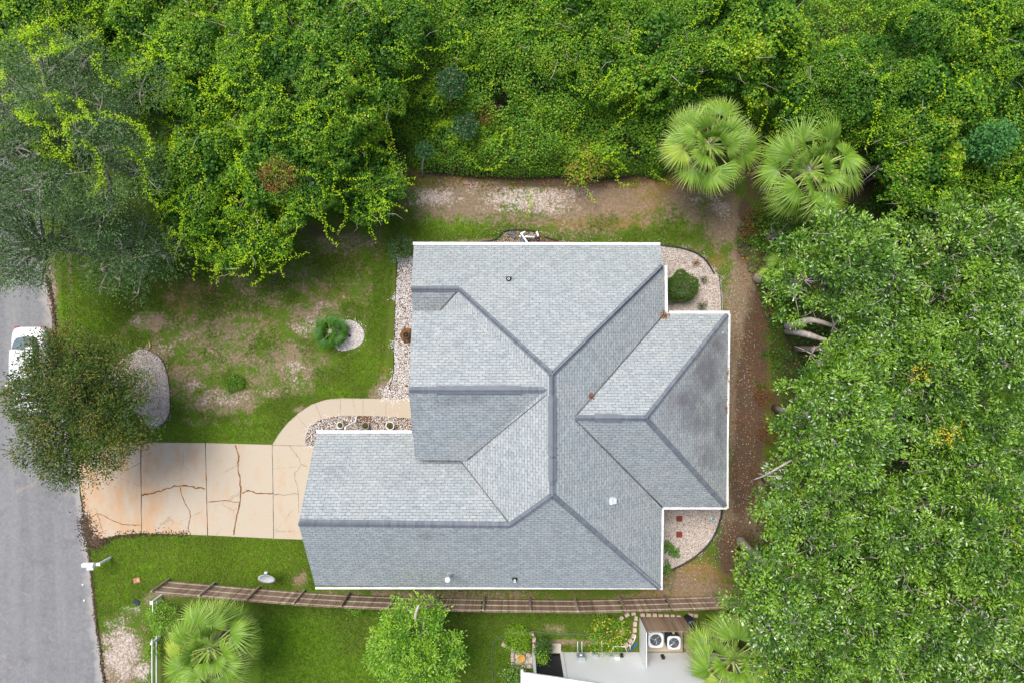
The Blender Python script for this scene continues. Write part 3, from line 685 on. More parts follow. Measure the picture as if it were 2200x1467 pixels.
ML_lime = leafmat("lime_leaves", [(0,(.10,.24,.01)),(1,(.30,.50,.02))], .45, .35, .3)
ML_pine = leafmat("pine_needles", [(0,(.04,.12,.04)),(1,(.13,.28,.10))], .5, .3, .15)
ML_teal = leafmat("blue_green_leaves", [(0,(.04,.15,.03)),(1,(.13,.34,.08))], .5, .3, .2)
ML_dead = leafmat("dead_leaves", [(0,(.14,.05,.02)),(.6,(.32,.13,.045)),(1,(.48,.27,.12))], .7, .2, .15)
ML_yel = leafmat("yellow_petals", [(0,(.70,.38,.01)),(1,(.85,.62,.03))], .5, .3, .3)
ML_grass = leafmat("grass_blades", [(0,(.045,.11,.006)),(.6,(.12,.22,.012)),(.88,(.25,.32,.04)),(1,(.36,.27,.12))], .6, .2, .3)
M_barkg = plain("grey_bark", (.36,.31,.27,1), .9, .2, var=.3, scale=4, bump=.5)
M_barkb = plain("brown_bark", (.16,.11,.075,1), .9, .2, var=.35, scale=4, bump=.5)
M_inner = None

# hollows where no foliage grows (plan position, radius)
HOLLOWS = [(*P2(x, y, 5.5), r) for x, y, r in [(1732,702,.95),(1712,765,.55),(1700,618,.55),(1850,985,.45),(1905,1235,.55),(1770,1025,.40),(2060,850,.5),(1960,900,.35),(1880,690,.4),
           (1985,650,.35),(1830,1180,.4),(2030,1260,.5),(1700,1165,.35),(1990,1080,.45),(1640,1340,.3),(2120,960,.4),(1800,1390,.35),(1843,45,.9),(1870,375,.9),(1665,235,.5),(1360,205,.45),(640,215,.35),(510,420,.4),(575,455,.35),(250,90,.4)]]
def clear(T):
    k = np.ones(len(T), bool)
    for hx, hy, r in HOLLOWS: k &= np.hypot(T[:, 0]-hx, T[:, 1]-hy) > r*(1+.25*np.sin(np.arctan2(T[:, 1]-hy, T[:, 0]-hx)*3+hx))
    return k
def branch_path(a, b, rs, sag=.15, n=5):
    a, b = np.array(a, float), np.array(b, float); L = np.linalg.norm(b-a); k = rs.normal(0, sag*.35*L, 3); k[2] = abs(k[2])
    return [tuple(a+(b-a)*t+k*math.sin(PI*t)) for t in np.linspace(0, 1, n)]

def lobes_of(rs, R_, zc, rz, n, rl=(.34, .52), top=1.0):
    """lobe ellipsoids over a crown of radius R_ centred at height zc"""
    L = []
    ga = PI*(3-math.sqrt(5)); n0 = n
    for i in range(n0):
        u = (i+.5)/n0; el = math.asin(1-1.15*u) if 1-1.15*u > -1 else -1.2
        az = i*ga+rs.uniform(-.35, .35); r = R_*rs.uniform(*rl)
        d = rs.uniform(.60, .78)
        if n0 > 24: d = rs.uniform(.52, .92)
        L.append((math.cos(az)*math.cos(el)*R_*d, math.sin(az)*math.cos(el)*R_*d, zc+math.sin(el)*rz*d*top, r, r*rs.uniform(.85, 1.15), r*rs.uniform(.6, .8)))
    return L
def shell(L, dens, rs, lo=-.35, deep=.82, rr=(.82, 1.06)):
    """points on the outside of a union of ellipsoids; returns points and outward normals"""
    Ps, Ns = [], []
    for i, (cx, cy, cz, a, b, c) in enumerate(L):
        n = int(dens*2*PI*((a*b+a*c+b*c)/3)*1.3); d = nrm(rs.normal(0, 1, (n, 3))); d = d[d[:, 2] > lo]
        s = rs.uniform(*rr, len(d))[:, None]
        p = d*np.array([a, b, c])*s+np.array([cx, cy, cz]); nn = nrm(d/np.array([a, b, c])); keep = np.ones(len(p), bool)
        for j, (x, y, z, e, f, g_) in enumerate(L):
            if j != i: keep &= (((p-np.array([x, y, z]))/np.array([e, f, g_]))**2).sum(1) > deep**2
        Ps.append(p[keep]); Ns.append(nn[keep])
    return np.concatenate(Ps), np.concatenate(Ns)
def clump_leaves(T, N, rs, m, spread, L, Wd, tone0, tvar, up=.7, out=.6, flat=.6):
    """whorls of m leaves around each twig tip"""
    n = len(T); k = n*m; Pn = np.repeat(T, m, 0); Nn = np.repeat(N, m, 0)
    off = rs.normal(0, 1, (k, 3)); off[:, 2] *= flat; Pn = Pn+off*spread
    D = nrm(nrm(off)*.9+Nn*out+rs.normal(0, .35, (k, 3)))
    Nm = nrm(np.array([0, 0, 1.0])*up+Nn*.5+rs.normal(0, .38, (k, 3)))
    tn = np.clip(np.repeat(rs.normal(tone0, tvar, n), m)+rs.normal(0, tvar, k), 0, .86)
    return Pn, D, Nm, rs.uniform(.7, 1.25, k)*L, rs.uniform(.75, 1.2, k)*Wd, tn

def tree(name, px, py, zc, R_, label, cat="tree", kind='mag', rz=None, nl=16, seed=0, group=None, dens=6.6, leaf=None, mat=None, bark=None, base=None, lo=-.25, rl=(.26,.44), squash=(1, 1), twigs=.12, group_tone=.45, thin=.9, core=.55, vines=0, silver=0, cell=0):
    rs = np.random.RandomState(seed); c = P(px, py, zc); rz = rz or R_*.55
    bx, by = base if base else (c[0], c[1])
    root = empty(name, (bx, by, 0), label, cat, group)
    L = lobes_of(rs, R_, zc, rz, nl, rl); L = [(x*squash[0]+c[0]-bx, y*squash[1]+c[1]-by, z, a, b, e) for x, y, z, a, b, e in L]
    L.append((c[0]-bx, c[1]-by, zc, R_*core*squash[0], R_*core*squash[1], rz*core))
    T, N = shell(L, dens, rs, lo)
    if cell:                                        # one leafy rosette per cell, so that dark gaps stay between them
        key = np.floor(T/cell).astype(int); _u, ix = np.unique(key, axis=0, return_index=True); T, N = T[ix], N[ix]
        T = T+N*rs.normal(0, .14, (len(T), 1))
    # uneven: knock out patches, vary how far the tips stand out
    q = vnoise(T[:, 0]*1.5+T[:, 2], T[:, 1]*1.5, seed+9); T = T+N*(q[:, None]*.10*R_*.5); q = q*.7+.5*vnoise(T[:, 0]*3.2, T[:, 1]*3.2+T[:, 2], seed+19); keep = rs.uniform(-1.5, 1.1, len(T)) < q*1.5+thin; kk = clear(T+[bx, by, 0]); T, N = T[keep & kk], N[keep & kk]
    m_, sp, LL, WW = leaf or (27, .17, .165, .070)
    cl = list(clump_leaves(T, N, rs, m_, sp, LL, WW, group_tone, .17))
    if silver:                                      # some leaves recoloured pale silver, in patches
        pp = np.repeat(vnoise(T[:, 0]*.9+c[0], T[:, 1]*.9+c[1], 77), m_); sv = rs.uniform(0, 1, len(pp)) < silver*np.clip(.25+pp*1.2, .03, 1.2); cl[5] = np.where(sv, rs.uniform(.895, .94, len(pp)), cl[5])
    parts = [leaf_geo(*cl)]
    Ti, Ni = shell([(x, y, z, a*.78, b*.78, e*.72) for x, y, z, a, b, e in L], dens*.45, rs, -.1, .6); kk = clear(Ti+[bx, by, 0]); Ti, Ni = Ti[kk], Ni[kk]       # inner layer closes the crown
    parts.append(leaf_geo(*clump_leaves(Ti, Ni, rs, m_, sp*1.3, LL*1.1, WW*1.2, group_tone-(.38 if cell else .15), .10)))  # inner leaves toned down: shade of the gaps put into their colour
    # a few yellow and dry leaves
    k = rs.choice(len(T), max(1, int(len(T)*.035))); pd = clump_leaves(T[k]+N[k]*.05, N[k], rs, 3, sp, LL*.8, WW, .9, .02)
    parts.append(leaf_geo(*pd[:5], np.clip(rs.normal(.955, .03, len(pd[5])), 0, 1)))
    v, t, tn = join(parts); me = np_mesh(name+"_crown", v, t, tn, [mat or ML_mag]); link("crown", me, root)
    if vines:
        Lv = [l for l in L if l[0] > -1.5 and l[1] > -1.2] or L; td, _p = tendrils(Lv, rs, vines, 3.0, spray=11, lift=.16, size=.085, jit=.075)
        if td is not None: v, t, tt = leaf_geo(*td); link("vines", np_mesh("vine_tendrils", v, t, tt, [ML_tend]), root)
    # trunk, limbs, twigs
    M = MB(); br = max(.13, R_*.055); zt = zc-rz*.55
    M.tube(branch_path((0, 0, -.1), (L[-1][0]*.6, L[-1][1]*.6, zt), rs, .06), [br*1.35, br*1.05, br, br*.92, br*.85], n=9)
    for (x, y, z, a, b, e) in L[:-1]:
        M.tube(branch_path((L[-1][0]*.6, L[-1][1]*.6, zt*rs.uniform(.82, 1)), (x, y, z), rs, .2), [br*.6, br*.48, br*.36, br*.26, br*.18], n=6)
        for _ in range(3):
            d = nrm(rs.normal(0, 1, (1, 3)))[0]; d[2] = abs(d[2])*.8
            M.tube(branch_path((x, y, z), (x+d[0]*a*.9, y+d[1]*b*.9, z+d[2]*e*.95), rs, .2, 4), [br*.16, br*.12, br*.08, br*.04], n=4)
    # pale bare twigs poking out among the leaves
    nk = int(len(T)*twigs*.12)
    for i in rs.choice(len(T), nk):
        p = T[i]+N[i]*.10; d = nrm(np.cross(N[i], rs.normal(0, 1, 3))[None])[0]; ln = rs.uniform(.35, .9); q1 = p+d*ln*.5+rs.normal(0, .08, 3); q2 = p+d*ln+rs.normal(0, .13, 3)-N[i]*.1
        M.tube([tuple(p-N[i]*.25), tuple(p), tuple(q1), tuple(q2)], [.028, .022, .015, .006], n=4)
        for _ in range(2):
            e2 = q1+nrm((d+rs.normal(0, .8, 3))[None])[0]*ln*.45; M.tube([tuple(q1), tuple(e2)], [.012, .005], n=3)
    M.build("trunk", bark or M_barkg, root)
    return root

# ------------------------------------------------------------------ vine-draped trees
def hfield(L, X, Y):
    z = np.full(X.shape, -1.0)
    for (cx, cy, cz, a, b, c) in L:
        q = 1-((X-cx)/a)**2-((Y-cy)/b)**2; k = q > 0
        z[k] = np.maximum(z[k], cz+c*np.sqrt(q[k]))
    return z
def tendrils(L, rs, n, length, droop=1.0, step=.10, size=.085, lift=.10, spray=4, jit=.04):
    cx = np.mean([l[0] for l in L]); cy = np.mean([l[1] for l in L]); Rm = max(math.hypot(l[0]-cx, l[1]-cy)+l[3] for l in L)
    Pn, Dn, path = [], [], []
    for _ in range(n):
        for _t in range(20):
            a = rs.uniform(0, 2*PI); r = Rm*math.sqrt(rs.uniform(.05, 1)); x, y = cx+r*math.cos(a), cy+r*math.sin(a)
            z = hfield(L, np.array([x]), np.array([y]))[0]
            if z > 0: break
        else: continue
        h = rs.uniform(0, 2*PI) if rs.rand() < .5 else a+rs.normal(0, .6); ln = rs.uniform(.5, 1)*length; z += lift; cur = rs.normal(0, .25); pts = []
        for s in range(int(ln/step)):
            pts.append((x, y, z)); cur = cur*.9+rs.normal(0, .12); h += cur*.5; x += math.cos(h)*step; y += math.sin(h)*step
            zs = hfield(L, np.array([x]), np.array([y]))[0]+lift+.05*math.sin(s*.9)
            z = z+(zs-z)*.5 if zs > 0 and zs > z-.35 else z-step*rs.uniform(.25, .9)*droop
            if z < .15: break
        if len(pts) < 4: continue
        path.append(pts); p = np.array(pts); d = np.gradient(p, axis=0)
        for j in range(spray):
            Pn.append(p+rs.normal(0, jit, p.shape)*(.5+.9*abs(np.sin(np.arange(len(p))*.37+j)))[:, None]); Dn.append(nrm(d)*.4+rs.normal(0, .8, p.shape))
    if not Pn: return None, []
    Pn = np.concatenate(Pn); Dn = np.concatenate(Dn); k = len(Pn)
    return (Pn, Dn, nrm(np.array([0, 0, 1.])+rs.normal(0, .45, (k, 3))), rs.uniform(.6, 1.2, k)*size, rs.uniform(.7, 1.1, k)*size*.8, np.clip(rs.normal(.45, .22, k), 0, .93)), path
def vine_tree(name, px, py, zc, R_, label, seed, rz=None, nl=26, dens=680, size=.092, nt=34, tl=2.4, tone=.42, group="vine covered trees around the lot", squash=(1, 1), lo=-.5, rl=(.14,.42), mat=None):
    rs = np.random.RandomState(seed); c = P(px, py, zc); rz = rz or R_*.6; nt = int(nt*1.25)+10
    root = empty(name, (c[0], c[1], 0), label, "tree", group)
    L = [(x*squash[0], y*squash[1], z, a, b, e) for x, y, z, a, b, e in lobes_of(rs, R_, zc, rz, nl, rl)]+[(0, 0, zc, R_*.66*squash[0], R_*.66*squash[1], rz*.66)]
    T, N = shell(L, dens, rs, lo, .9, (.90, 1.07))
    q = vnoise(T[:, 0]*2.2, T[:, 1]*2.2+T[:, 2], seed+3); q2 = vnoise(T[:, 0]*6, T[:, 1]*6, seed+5)
    T = T+N*(q*.30+q2*.17+.09*vnoise(T[:, 0]*12, T[:, 1]*12, seed+6))[:, None]; keep = rs.uniform(0, 1, len(T)) < np.clip(.72+q*.6+q2*.25, .12, 1); keep &= clear(T+[c[0], c[1], 0]); T, N, q = T[keep], N[keep], q[keep]
    k = len(T); D = nrm(rs.normal(0, 1, (k, 3))+N*.3-np.array([0, 0, .3])); Nm = nrm(N*.5+np.array([0, 0, .6])+rs.normal(0, .42, (k, 3)))
    tn = np.clip(tone+q*.10+.11*vnoise(T[:, 0]*.8+c[0], T[:, 1]*.8+c[1], 5)+rs.normal(0, .20, k), 0, .97); tn[rs.uniform(0, 1, k) > .992] = 1
    pz = 1+.38*vnoise(T[:, 0]*.9+c[0]*2, T[:, 1]*.9, 31); parts = [leaf_geo(T, D, Nm, rs.uniform(.6, 1.25, k)*size*pz, rs.uniform(.7, 1.1, k)*size*.85*pz, tn)]
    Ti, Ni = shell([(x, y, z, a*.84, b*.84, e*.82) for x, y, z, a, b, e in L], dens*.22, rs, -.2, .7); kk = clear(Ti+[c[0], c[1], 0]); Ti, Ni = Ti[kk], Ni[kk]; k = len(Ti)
    parts.append(leaf_geo(Ti, rs.normal(0, 1, (k, 3)), Ni+rs.normal(0, .4, (k, 3)), size*1.9, size*1.6, np.clip(rs.normal(.15, .12, k), 0, 1)))  # inner leaves far darker than the outer ones, crown shade painted in
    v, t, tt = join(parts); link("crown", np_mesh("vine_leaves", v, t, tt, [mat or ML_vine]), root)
    td, path = tendrils(L, rs, nt, tl)
    if td is not None:
        v, t, tt = leaf_geo(*td); link("vines", np_mesh("vine_tendrils", v, t, tt, [ML_tend]), root)
    M = MB(); br = max(.12, R_*.05); M.tube(branch_path((0, 0, -.1), (0, 0, zc-rz*.3), rs, .08), [br*1.4, br*1.1, br, br*.9, br*.8], n=8)
    for (x, y, z, a, b, e) in L[:-1]: M.tube(branch_path((0, 0, zc-rz*.5), (x, y, z), rs, .2), [br*.6, br*.45, br*.32, br*.2, br*.1], n=5)
    for i in rs.choice(len(T), 26):
        p = T[i]+N[i]*.06; d = nrm(rs.normal(0, 1, (1, 3))*[1, 1, .3])[0]; ln = rs.uniform(.4, 1.0)
        M.tube([tuple(p-N[i]*.5), tuple(p), tuple(p+d*ln*.5+rs.normal(0, .06, 3)), tuple(p+d*ln+N[i]*.1)], [.03, .02, .014, .005], n=4)
    M.build("trunk", M_barkg, root)
    return root
VT = [ # px, py, zc, R, nt, tl, label
 (440,165,5.0,3.1,40,2.6,"tall tree smothered in bright vines, right beside the grey green oak"),
 (640,190,5.0,3.5,34,2.4,"broad tree under dense vines at the upper left, left of the pine saplings"),
 (780,90,4.8,3.2,16,2.0,"vine covered tree at the top edge between the broad left tree and the open thicket"),
 (450,370,4.6,2.6,44,2.4,"vine covered tree with yellow green tendrils hanging over the shaded lawn edge"),
 (630,350,4.6,3.0,40,2.4,"vine covered tree with a rusty orange dead twig patch on its lower side"),
 (800,400,2.9,1.9,16,1.6,"rounded low vine mound beside the sandy back yard corner"),
 (765,265,3.6,1.9,16,1.8,"low vine covered tree between the broad left tree and the pine saplings"),
 (520,500,3.4,2.0,34,2.2,"lowest vine covered tree, tendrils dripping onto the front lawn"),
 (300,30,5.0,3.0,30,2.6,"vine covered tree at the top edge right of the leaning yellow green vines"),
 (100,20,5.0,3.2,46,3.0,"tree at the top left corner buried under long yellow green vines"),
 (560,20,4.6,2.8,20,2.0,"vine covered tree on the top edge above the broad left tree"),
 (1040,40,3.2,2.8,10,1.6,"vine covered tree at the top edge directly above the pine saplings"),
 (1240,60,3.9,3.0,12,1.8,"bright vine covered tree at the top middle"),
 (1430,110,3.8,2.9,12,1.8,"vine covered tree above the gap left of the two palms"),
 (1600,80,4.8,3.2,14,1.8,"vine covered tree at the top edge right above the upper palm"),
 (1760,215,4.4,2.4,12,1.6,"vine covered tree just right of the two palms' tops"),
 (1950,150,5.2,3.6,14,2.0,"tall yellowish vine covered tree right of the dark gap at the top"),
 (2130,90,5.2,3.2,14,2.0,"vine covered tree in the top right corner"),
 (1950,320,4.8,2.6,12,1.6,"vine covered tree between the right palm and the blue green sapling"),
 (2150,330,4.4,2.6,10,1.6,"vine covered tree at the right edge behind the blue green sapling")]
for i, (px, py, zc, R_, n_, tl, lab) in enumerate(VT):
    vine_tree("vine_covered_tree", px, py, zc, R_, lab, 100+i, nt=n_, tl=tl, tone=.46 if i < 10 else (.50 if i < 14 else .47))

# low vine thicket between and under the trees : uncountable
def thicket(pix, label, hmin, hvar, dens, size, tone, seed, name="vine_thicket", mat=None, edge=.8, holes=(), rise=None, mounds=0):
    rs = np.random.RandomState(seed); poly = [P2(x, y, .8) for x, y in pix]; q = scatter(poly, dens, rs); X, Y = q[:, 0], q[:, 1]
    pa = np.array(poly); seg = []
    d = np.full(len(q), 9.0)
    for i in range(len(pa)):
        a, b = pa[i], pa[(i+1) % len(pa)]; ab = b-a; t = np.clip(((q-a)@ab)/(ab@ab), 0, 1); d = np.minimum(d, np.linalg.norm(q-(a+t[:, None]*ab), axis=1))
    e = np.clip(d/edge, 0, 1)**.5
    h = (hmin+hvar*(.5+.5*vnoise(X*.55, Y*.55, seed))+.28*vnoise(X*1.7, Y*1.7, seed+1)+.14*vnoise(X*4.5, Y*4.5, seed+2))
    if rise: h = h+np.clip((Y-rise[0])/(rise[1]-rise[0]), 0, 1)*rise[2]
    ML_ = []
    if mounds:
        for mx, my in scatter(poly, 1, rs)[:mounds]:
            r_ = rs.uniform(.7, 1.7); b0 = hmin+(np.clip((my-rise[0])/(rise[1]-rise[0]), 0, 1)*rise[2] if rise else 0); dd = min(np.linalg.norm(pa-[mx, my], axis=1)); ML_.append((mx, my, b0*.8, r_, r_*rs.uniform(.7, 1.2), rs.uniform(.7, 1.5)))
        hm = hfield(ML_, X, Y); h = np.maximum(h, hm+.12*vnoise(X*4.5, Y*4.5, seed+2))
        td, _p = tendrils(ML_, rs, mounds*2, 1.8, spray=5, jit=.05)
        if td is not None: v, t, tt = leaf_geo(*td); tag(link("trailing_vines", np_mesh("trailing_vines", v, t, tt, [ML_tend])), label.replace("low bright green vines", "bright trailing shoots on the vines").replace("vines between", "bright trailing shoots between"), "vines", kind='stuff')
    n2 = vnoise(X*2.6, Y*2.6, seed+7)*.75+.5*vnoise(X*1.1, Y*1.1, seed+8)
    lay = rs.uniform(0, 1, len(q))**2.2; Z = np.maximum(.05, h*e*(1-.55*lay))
    keep = rs.uniform(0, 1, len(q)) < np.clip(.82+.5*n2, .2, 1)
    for (hx, hy, hr) in holes:
        a = P2(hx, hy, 1); keep &= (np.hypot(X-a[0], Y-a[1]) > hr*rs.uniform(.75, 1.25, len(q)))
    q, Z, n2, lay = q[keep], Z[keep], n2[keep], lay[keep]; k = len(q)
    Pn = np.concatenate([q, Z[:, None]], 1); D = rs.normal(0, 1, (k, 3)); D[:, 2] *= .5
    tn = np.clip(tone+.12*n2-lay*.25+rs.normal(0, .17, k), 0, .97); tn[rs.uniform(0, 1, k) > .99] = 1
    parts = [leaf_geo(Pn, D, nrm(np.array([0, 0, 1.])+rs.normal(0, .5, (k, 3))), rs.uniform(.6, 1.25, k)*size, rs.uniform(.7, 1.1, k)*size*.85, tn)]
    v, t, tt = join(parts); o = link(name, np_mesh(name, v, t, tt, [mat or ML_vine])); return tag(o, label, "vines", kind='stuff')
thicket([(870,345),(900,362),(960,368),(1040,374),(1130,376),(1220,372),(1300,378),(1380,368),(1420,380),(1470,330),(1700,300),(1700,-40),(700,-40),(760,200),(830,260)],
        "low bright green vines covering the ground behind the back yard", .9, 1.3, 1050, .100, .52, 11, holes=[(1360,232,.62),(1076,243,.40)], rise=(9.0, 13.5, 3.0), mounds=70)
thicket([(1640,280),(1900,380),(1880,440),(2300,520),(2300,-60),(1690,-60)], "vines between the trees at the upper right", .8, 1.6, 520, .11, .5, 12, mounds=30)
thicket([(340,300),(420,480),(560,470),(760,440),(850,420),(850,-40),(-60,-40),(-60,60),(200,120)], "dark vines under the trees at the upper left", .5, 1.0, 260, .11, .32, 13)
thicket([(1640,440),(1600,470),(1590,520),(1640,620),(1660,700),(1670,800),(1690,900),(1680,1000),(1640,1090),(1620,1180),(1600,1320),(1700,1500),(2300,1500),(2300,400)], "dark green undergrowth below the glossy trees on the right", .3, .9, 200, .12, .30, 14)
# ------------------------------------------------------------------ broad-leaved trees
MT = [ # px, py, zc, R, lobes, label
 (1800,590,5.2,3.0,18,"glossy leaved tree just below the two palms, nearest the back yard corner"),
 (2050,560,6.2,3.3,18,"glossy leaved tree right of the one below the palms, silvery leaves on its right side"),
 (1822,752,5.8,2.7,15,"glossy leaved tree with two thick pale limbs showing at its left edge"),
 (1960,780,6.6,3.2,18,"glossy leaved tree in the middle of the right hand grove"),
 (2150,720,6.0,2.8,14,"glossy leaved tree on the right edge, level with the wing roof"),
 (1800,910,6.2,2.9,16,"glossy leaved tree right of the dark strip beside the wing roof"),
 (2060,960,6.2,3.0,16,"glossy leaved tree with yellow blossom clusters near the right edge"),
 (1740,1080,5.6,2.7,16,"glossy leaved tree reaching left towards the wing's lower corner with bare pale branches"),
 (1930,1130,6.6,3.2,18,"glossy leaved tree in the lower middle of the right hand grove"),
 (2140,1160,6.2,3.0,15,"glossy leaved tree at the right edge, level with the red pavers"),
 (1680,1270,5.0,2.6,16,"glossy leaved tree hanging over the right end of the wooden fence"),
 (1860,1330,6.4,3.2,18,"glossy leaved tree right of the bottom palm, many silvery leaves"),
 (2080,1380,6.4,3.3,17,"glossy leaved tree in the bottom right corner"),
 (1720,1440,5.6,2.5,14,"glossy leaved tree at the bottom edge directly right of the bottom palm")]
for i, (px, py, zc, R_, nl, lab) in enumerate(MT):
    tree("broadleaf_tree", px, py, zc+(.9, -.9, 0, -1.3, .6)[i % 5], R_*(.95, .99, .93)[i % 3], lab, nl=nl*2+12, rl=(.15,.30), rz=R_*.72, thin=1.0, cell=.42, leaf=(46, .14, .165, .074), silver=.11 if i in (1, 2, 4, 10, 11, 12, 13, 7) else .05, seed=200+i, group="glossy leaved trees of the right hand grove", group_tone=.60, twigs=.55 if i in (7, 8, 11) else .45, core=.42)
tree("broadleaf_tree", 893, 1382, 4.0, 2.15, "rounded light green tree standing alone on the neighbour's lawn", nl=15, seed=240, mat=ML_mag2, leaf=(46, .13, .14, .064), dens=12, cell=.33, group_tone=.68, rz=1.7)
tree("broadleaf_tree", 1672, 505, 1.6, .95, "small glossy bush beneath the right palm at the back yard corner", "bush", nl=8, seed=241, leaf=(12, .13, .13, .06), dens=10)
tree("oak_tree", 120, 290, 6.6, 4.9, "large feathery grey green oak over the road at the left edge", nl=64, seed=250, mat=ML_oak, leaf=(42, .20, .12, .034), dens=10, rl=(.10,.22), group_tone=.58, twigs=.6, rz=2.8, thin=.85, core=.42, vines=30)
tree("oak_tree", 60, 520, 5.2, 2.9, "feathery grey green oak whose lower branches hang over the road edge", nl=34, seed=251, mat=ML_oak, leaf=(42, .22, .12, .036), dens=9, rl=(.12,.26), group_tone=.55, twigs=.3, rz=1.8, thin=.85)
tree("oak_tree", 270, 530, 4.4, 2.7, "feathery grey green oak shading the bright strip of front lawn", nl=32, seed=252, mat=ML_oak, leaf=(42, .22, .12, .036), dens=9, rl=(.12,.26), group_tone=.5, twigs=.3, rz=1.6, thin=.85)
tree("crape_myrtle", 178, 854, 4.2, 3.45, "dark green crape myrtle with rusty tips leaning over the white car", "tree", nl=46, seed=260, mat=ML_myr, leaf=(34, .20, .125, .055), dens=11.5, rl=(.13,.26), group_tone=.55, twigs=.4, rz=2.1, thin=.95, base=P2(262, 846), bark=M_barkb, squash=(1.08, 1.10))
# big pale limbs showing below the glossy tree by the wing
m = MB(); 
# ------------------------------------------------------------------ fan palms
def fan_mesh(name, rs, Lp, Rf, droop, nseg=38, mat=None, fold=.5):
    """one costapalmate frond: petiole along +X then a pleated, drooping fan"""
    V, T, tn = [], [], []; hub = np.array([Lp, 0, 0.0])
    def pt(r, a, up):
        x = r*math.cos(a); y = r*math.sin(a); z = -droop*(r/Rf)**2*Rf*.55-abs(math.sin(a))**2*r*.10*fold+up
        tilt = droop*.45; return hub+np.array([x*math.cos(tilt)+z*math.sin(tilt), y, -x*math.sin(tilt)+z*math.cos(tilt)])
    A = R(102); dA = 2*A/nseg
    for i in range(nseg):
        a = -A+dA*(i+.5); ln = Rf*(.80+.20*math.cos(a*.75))*rs.uniform(.92, 1.06); d = dA*.5; b = len(V)
        tw = rs.normal(0, .03)
        mid = .5*ln; V += [pt(0.02, a, 0), pt(mid, a-d, 0), pt(mid, a, .035*Rf), pt(mid, a+d, 0), pt(.8*ln, a-d*.2+tw, -.02*Rf), pt(.8*ln, a+d*.2+tw, -.02*Rf), pt(ln, a+tw*2, -.10*Rf*rs.uniform(.3, 2.2))]
        T += [(b, b+1, b+2), (b, b+2, b+3), (b+1, b+4, b+2), (b+2, b+4, b+5), (b+2, b+5, b+3), (b+4, b+6, b+5)]
        t0 = rs.uniform(.0, .42); tn += [t0-.1, t0, t0+.15, t0, t0+.35, t0+.35, .95]  # dark hub and low base tones paint shade into the gaps; tips pale
    # petiole
    for k, (x, w) in enumerate([(0, .045), (Lp*.5, .032), (Lp+.03, .022)]):
        z = .12*math.sin(PI*x/max(Lp, .01)*.5)*0; V += [np.array([x, -w, z]), np.array([x, 0, z+w]), np.array([x, w, z])]; tn += [.7]*3
    b = len(V)-9
    for k in range(2):
        for j in range(2): q = b+k*3+j; T += [(q, q+3, q+4), (q, q+4, q+1)]
    return np_mesh(name, np.array(V), np.array(T), np.clip(tn, 0, 1), [mat or ML_palm])
def palm(px, py, z, label, seed, n=34, Lp=1.0, Rf=1.05, trunk_r=.2, lean=(0, 0), mat=None, name="fan_palm", nseg=38, el=(80, -38), group="fan palms"):
    rs = np.random.RandomState(seed); c = P(px, py, z); bx, by = c[0]-lean[0], c[1]-lean[1]
    root = empty(name, (bx, by, 0), label, "palm", group)
    M = MB(); zz = np.linspace(0, z-.05, 14); M.tube([(lean[0]*(q/z)**1.3, lean[1]*(q/z)**1.3, q-.05) for q in zz], [trunk_r*(1.25 if k == 0 else 1)*(1.03 if k % 2 else .96) for k in range(14)], n=12)
    M.build("trunk", M_barkg, root)
    meshes = [fan_mesh("frond", rs, Lp*a, Rf*b, d, nseg, mat) for a, b, d in ((1, 1, .55), (1.05, .92, .8), (.9, 1.02, .35), (1.0, .98, 1.1))]
    meshes.append(fan_mesh('frond', rs, Lp*.95, Rf*.9, 1.2, nseg, ML_deadp)); meshes.append(fan_mesh('frond', rs, Lp*1.02, Rf*.96, .65, nseg, ML_palmy if mat is None else mat))
    for i in range(n):
        u = i/(n-1); e = R(el[0]+(el[1]-el[0])*u**.72+rs.normal(0, 5)); az = i*2.39996+rs.normal(0, .2)
        me = meshes[2] if u < .2 else meshes[(0, 1, 0, 1, 5)[rs.randint(0, 5)]] if u < .7 else meshes[3 if rs.rand() < .5 else (1 if rs.rand() < .5 else 5)]
        if u > .9 and n > 25 and seed != 7 and rs.rand() < .6: me = meshes[4]; e -= .25
        o = link("frond", me, root); s = .5+.5*min(1, u*3.0+.15)*rs.uniform(.80, 1.12)
        o.location = (lean[0]+.1*math.cos(az), lean[1]+.1*math.sin(az), z-.1-u*.35)
        o.matrix_local = Matrix.Translation(o.location) @ Matrix.Rotation(az, 4, 'Z') @ Matrix.Rotation(-e, 4, 'Y') @ Matrix.Rotation(rs.normal(0, .42), 4, 'X') @ Matrix.Scale(s, 4)
    if seed != 7:
        # young spear leaf
        M = MB(); M.tube([(lean[0], lean[1], z-.2), (lean[0]+.05, lean[1]+.12, z+.5), (lean[0]+.1, lean[1]+.35, z+.95)], [.05, .04, .01], n=6); M.build("spear_leaf", ML_limep, root)
    return root
ML_palmy = leafmat('yellow_green_fronds', [(0,(.20,.30,.02)),(.5,(.38,.50,.05)),(.85,(.60,.62,.20)),(1,(.70,.66,.36))], .45, .4, .25); ML_deadp = leafmat('dead_fronds', [(0,(.22,.14,.07)),(.6,(.36,.26,.14)),(1,(.50,.40,.26))], .8, .2, .1)
ML_limep = plain("spear_green", (.42,.52,.08,1), .5, .3)
palm(1528, 308, 4.6, "taller fan palm at the corner of the back yard, left of its twin", 1, 42, 1.35, 1.2, lean=(-.25, -.35))
palm(1745, 362, 5.4, "fan palm right of its twin, above the glossy trees", 2, 38, 1.4, 1.3, lean=(.1, -.2))
palm(447, 1395, 4.2, "fan palm beside the left end of the wooden fence", 3, 42, 1.3, 1.2, lean=(0, 0))
palm(1578, 1420, 3.8, "yellowish fan palm between the outdoor units and the grove at the bottom", 4, 38, 1.25, 1.2, lean=(.15, 0))
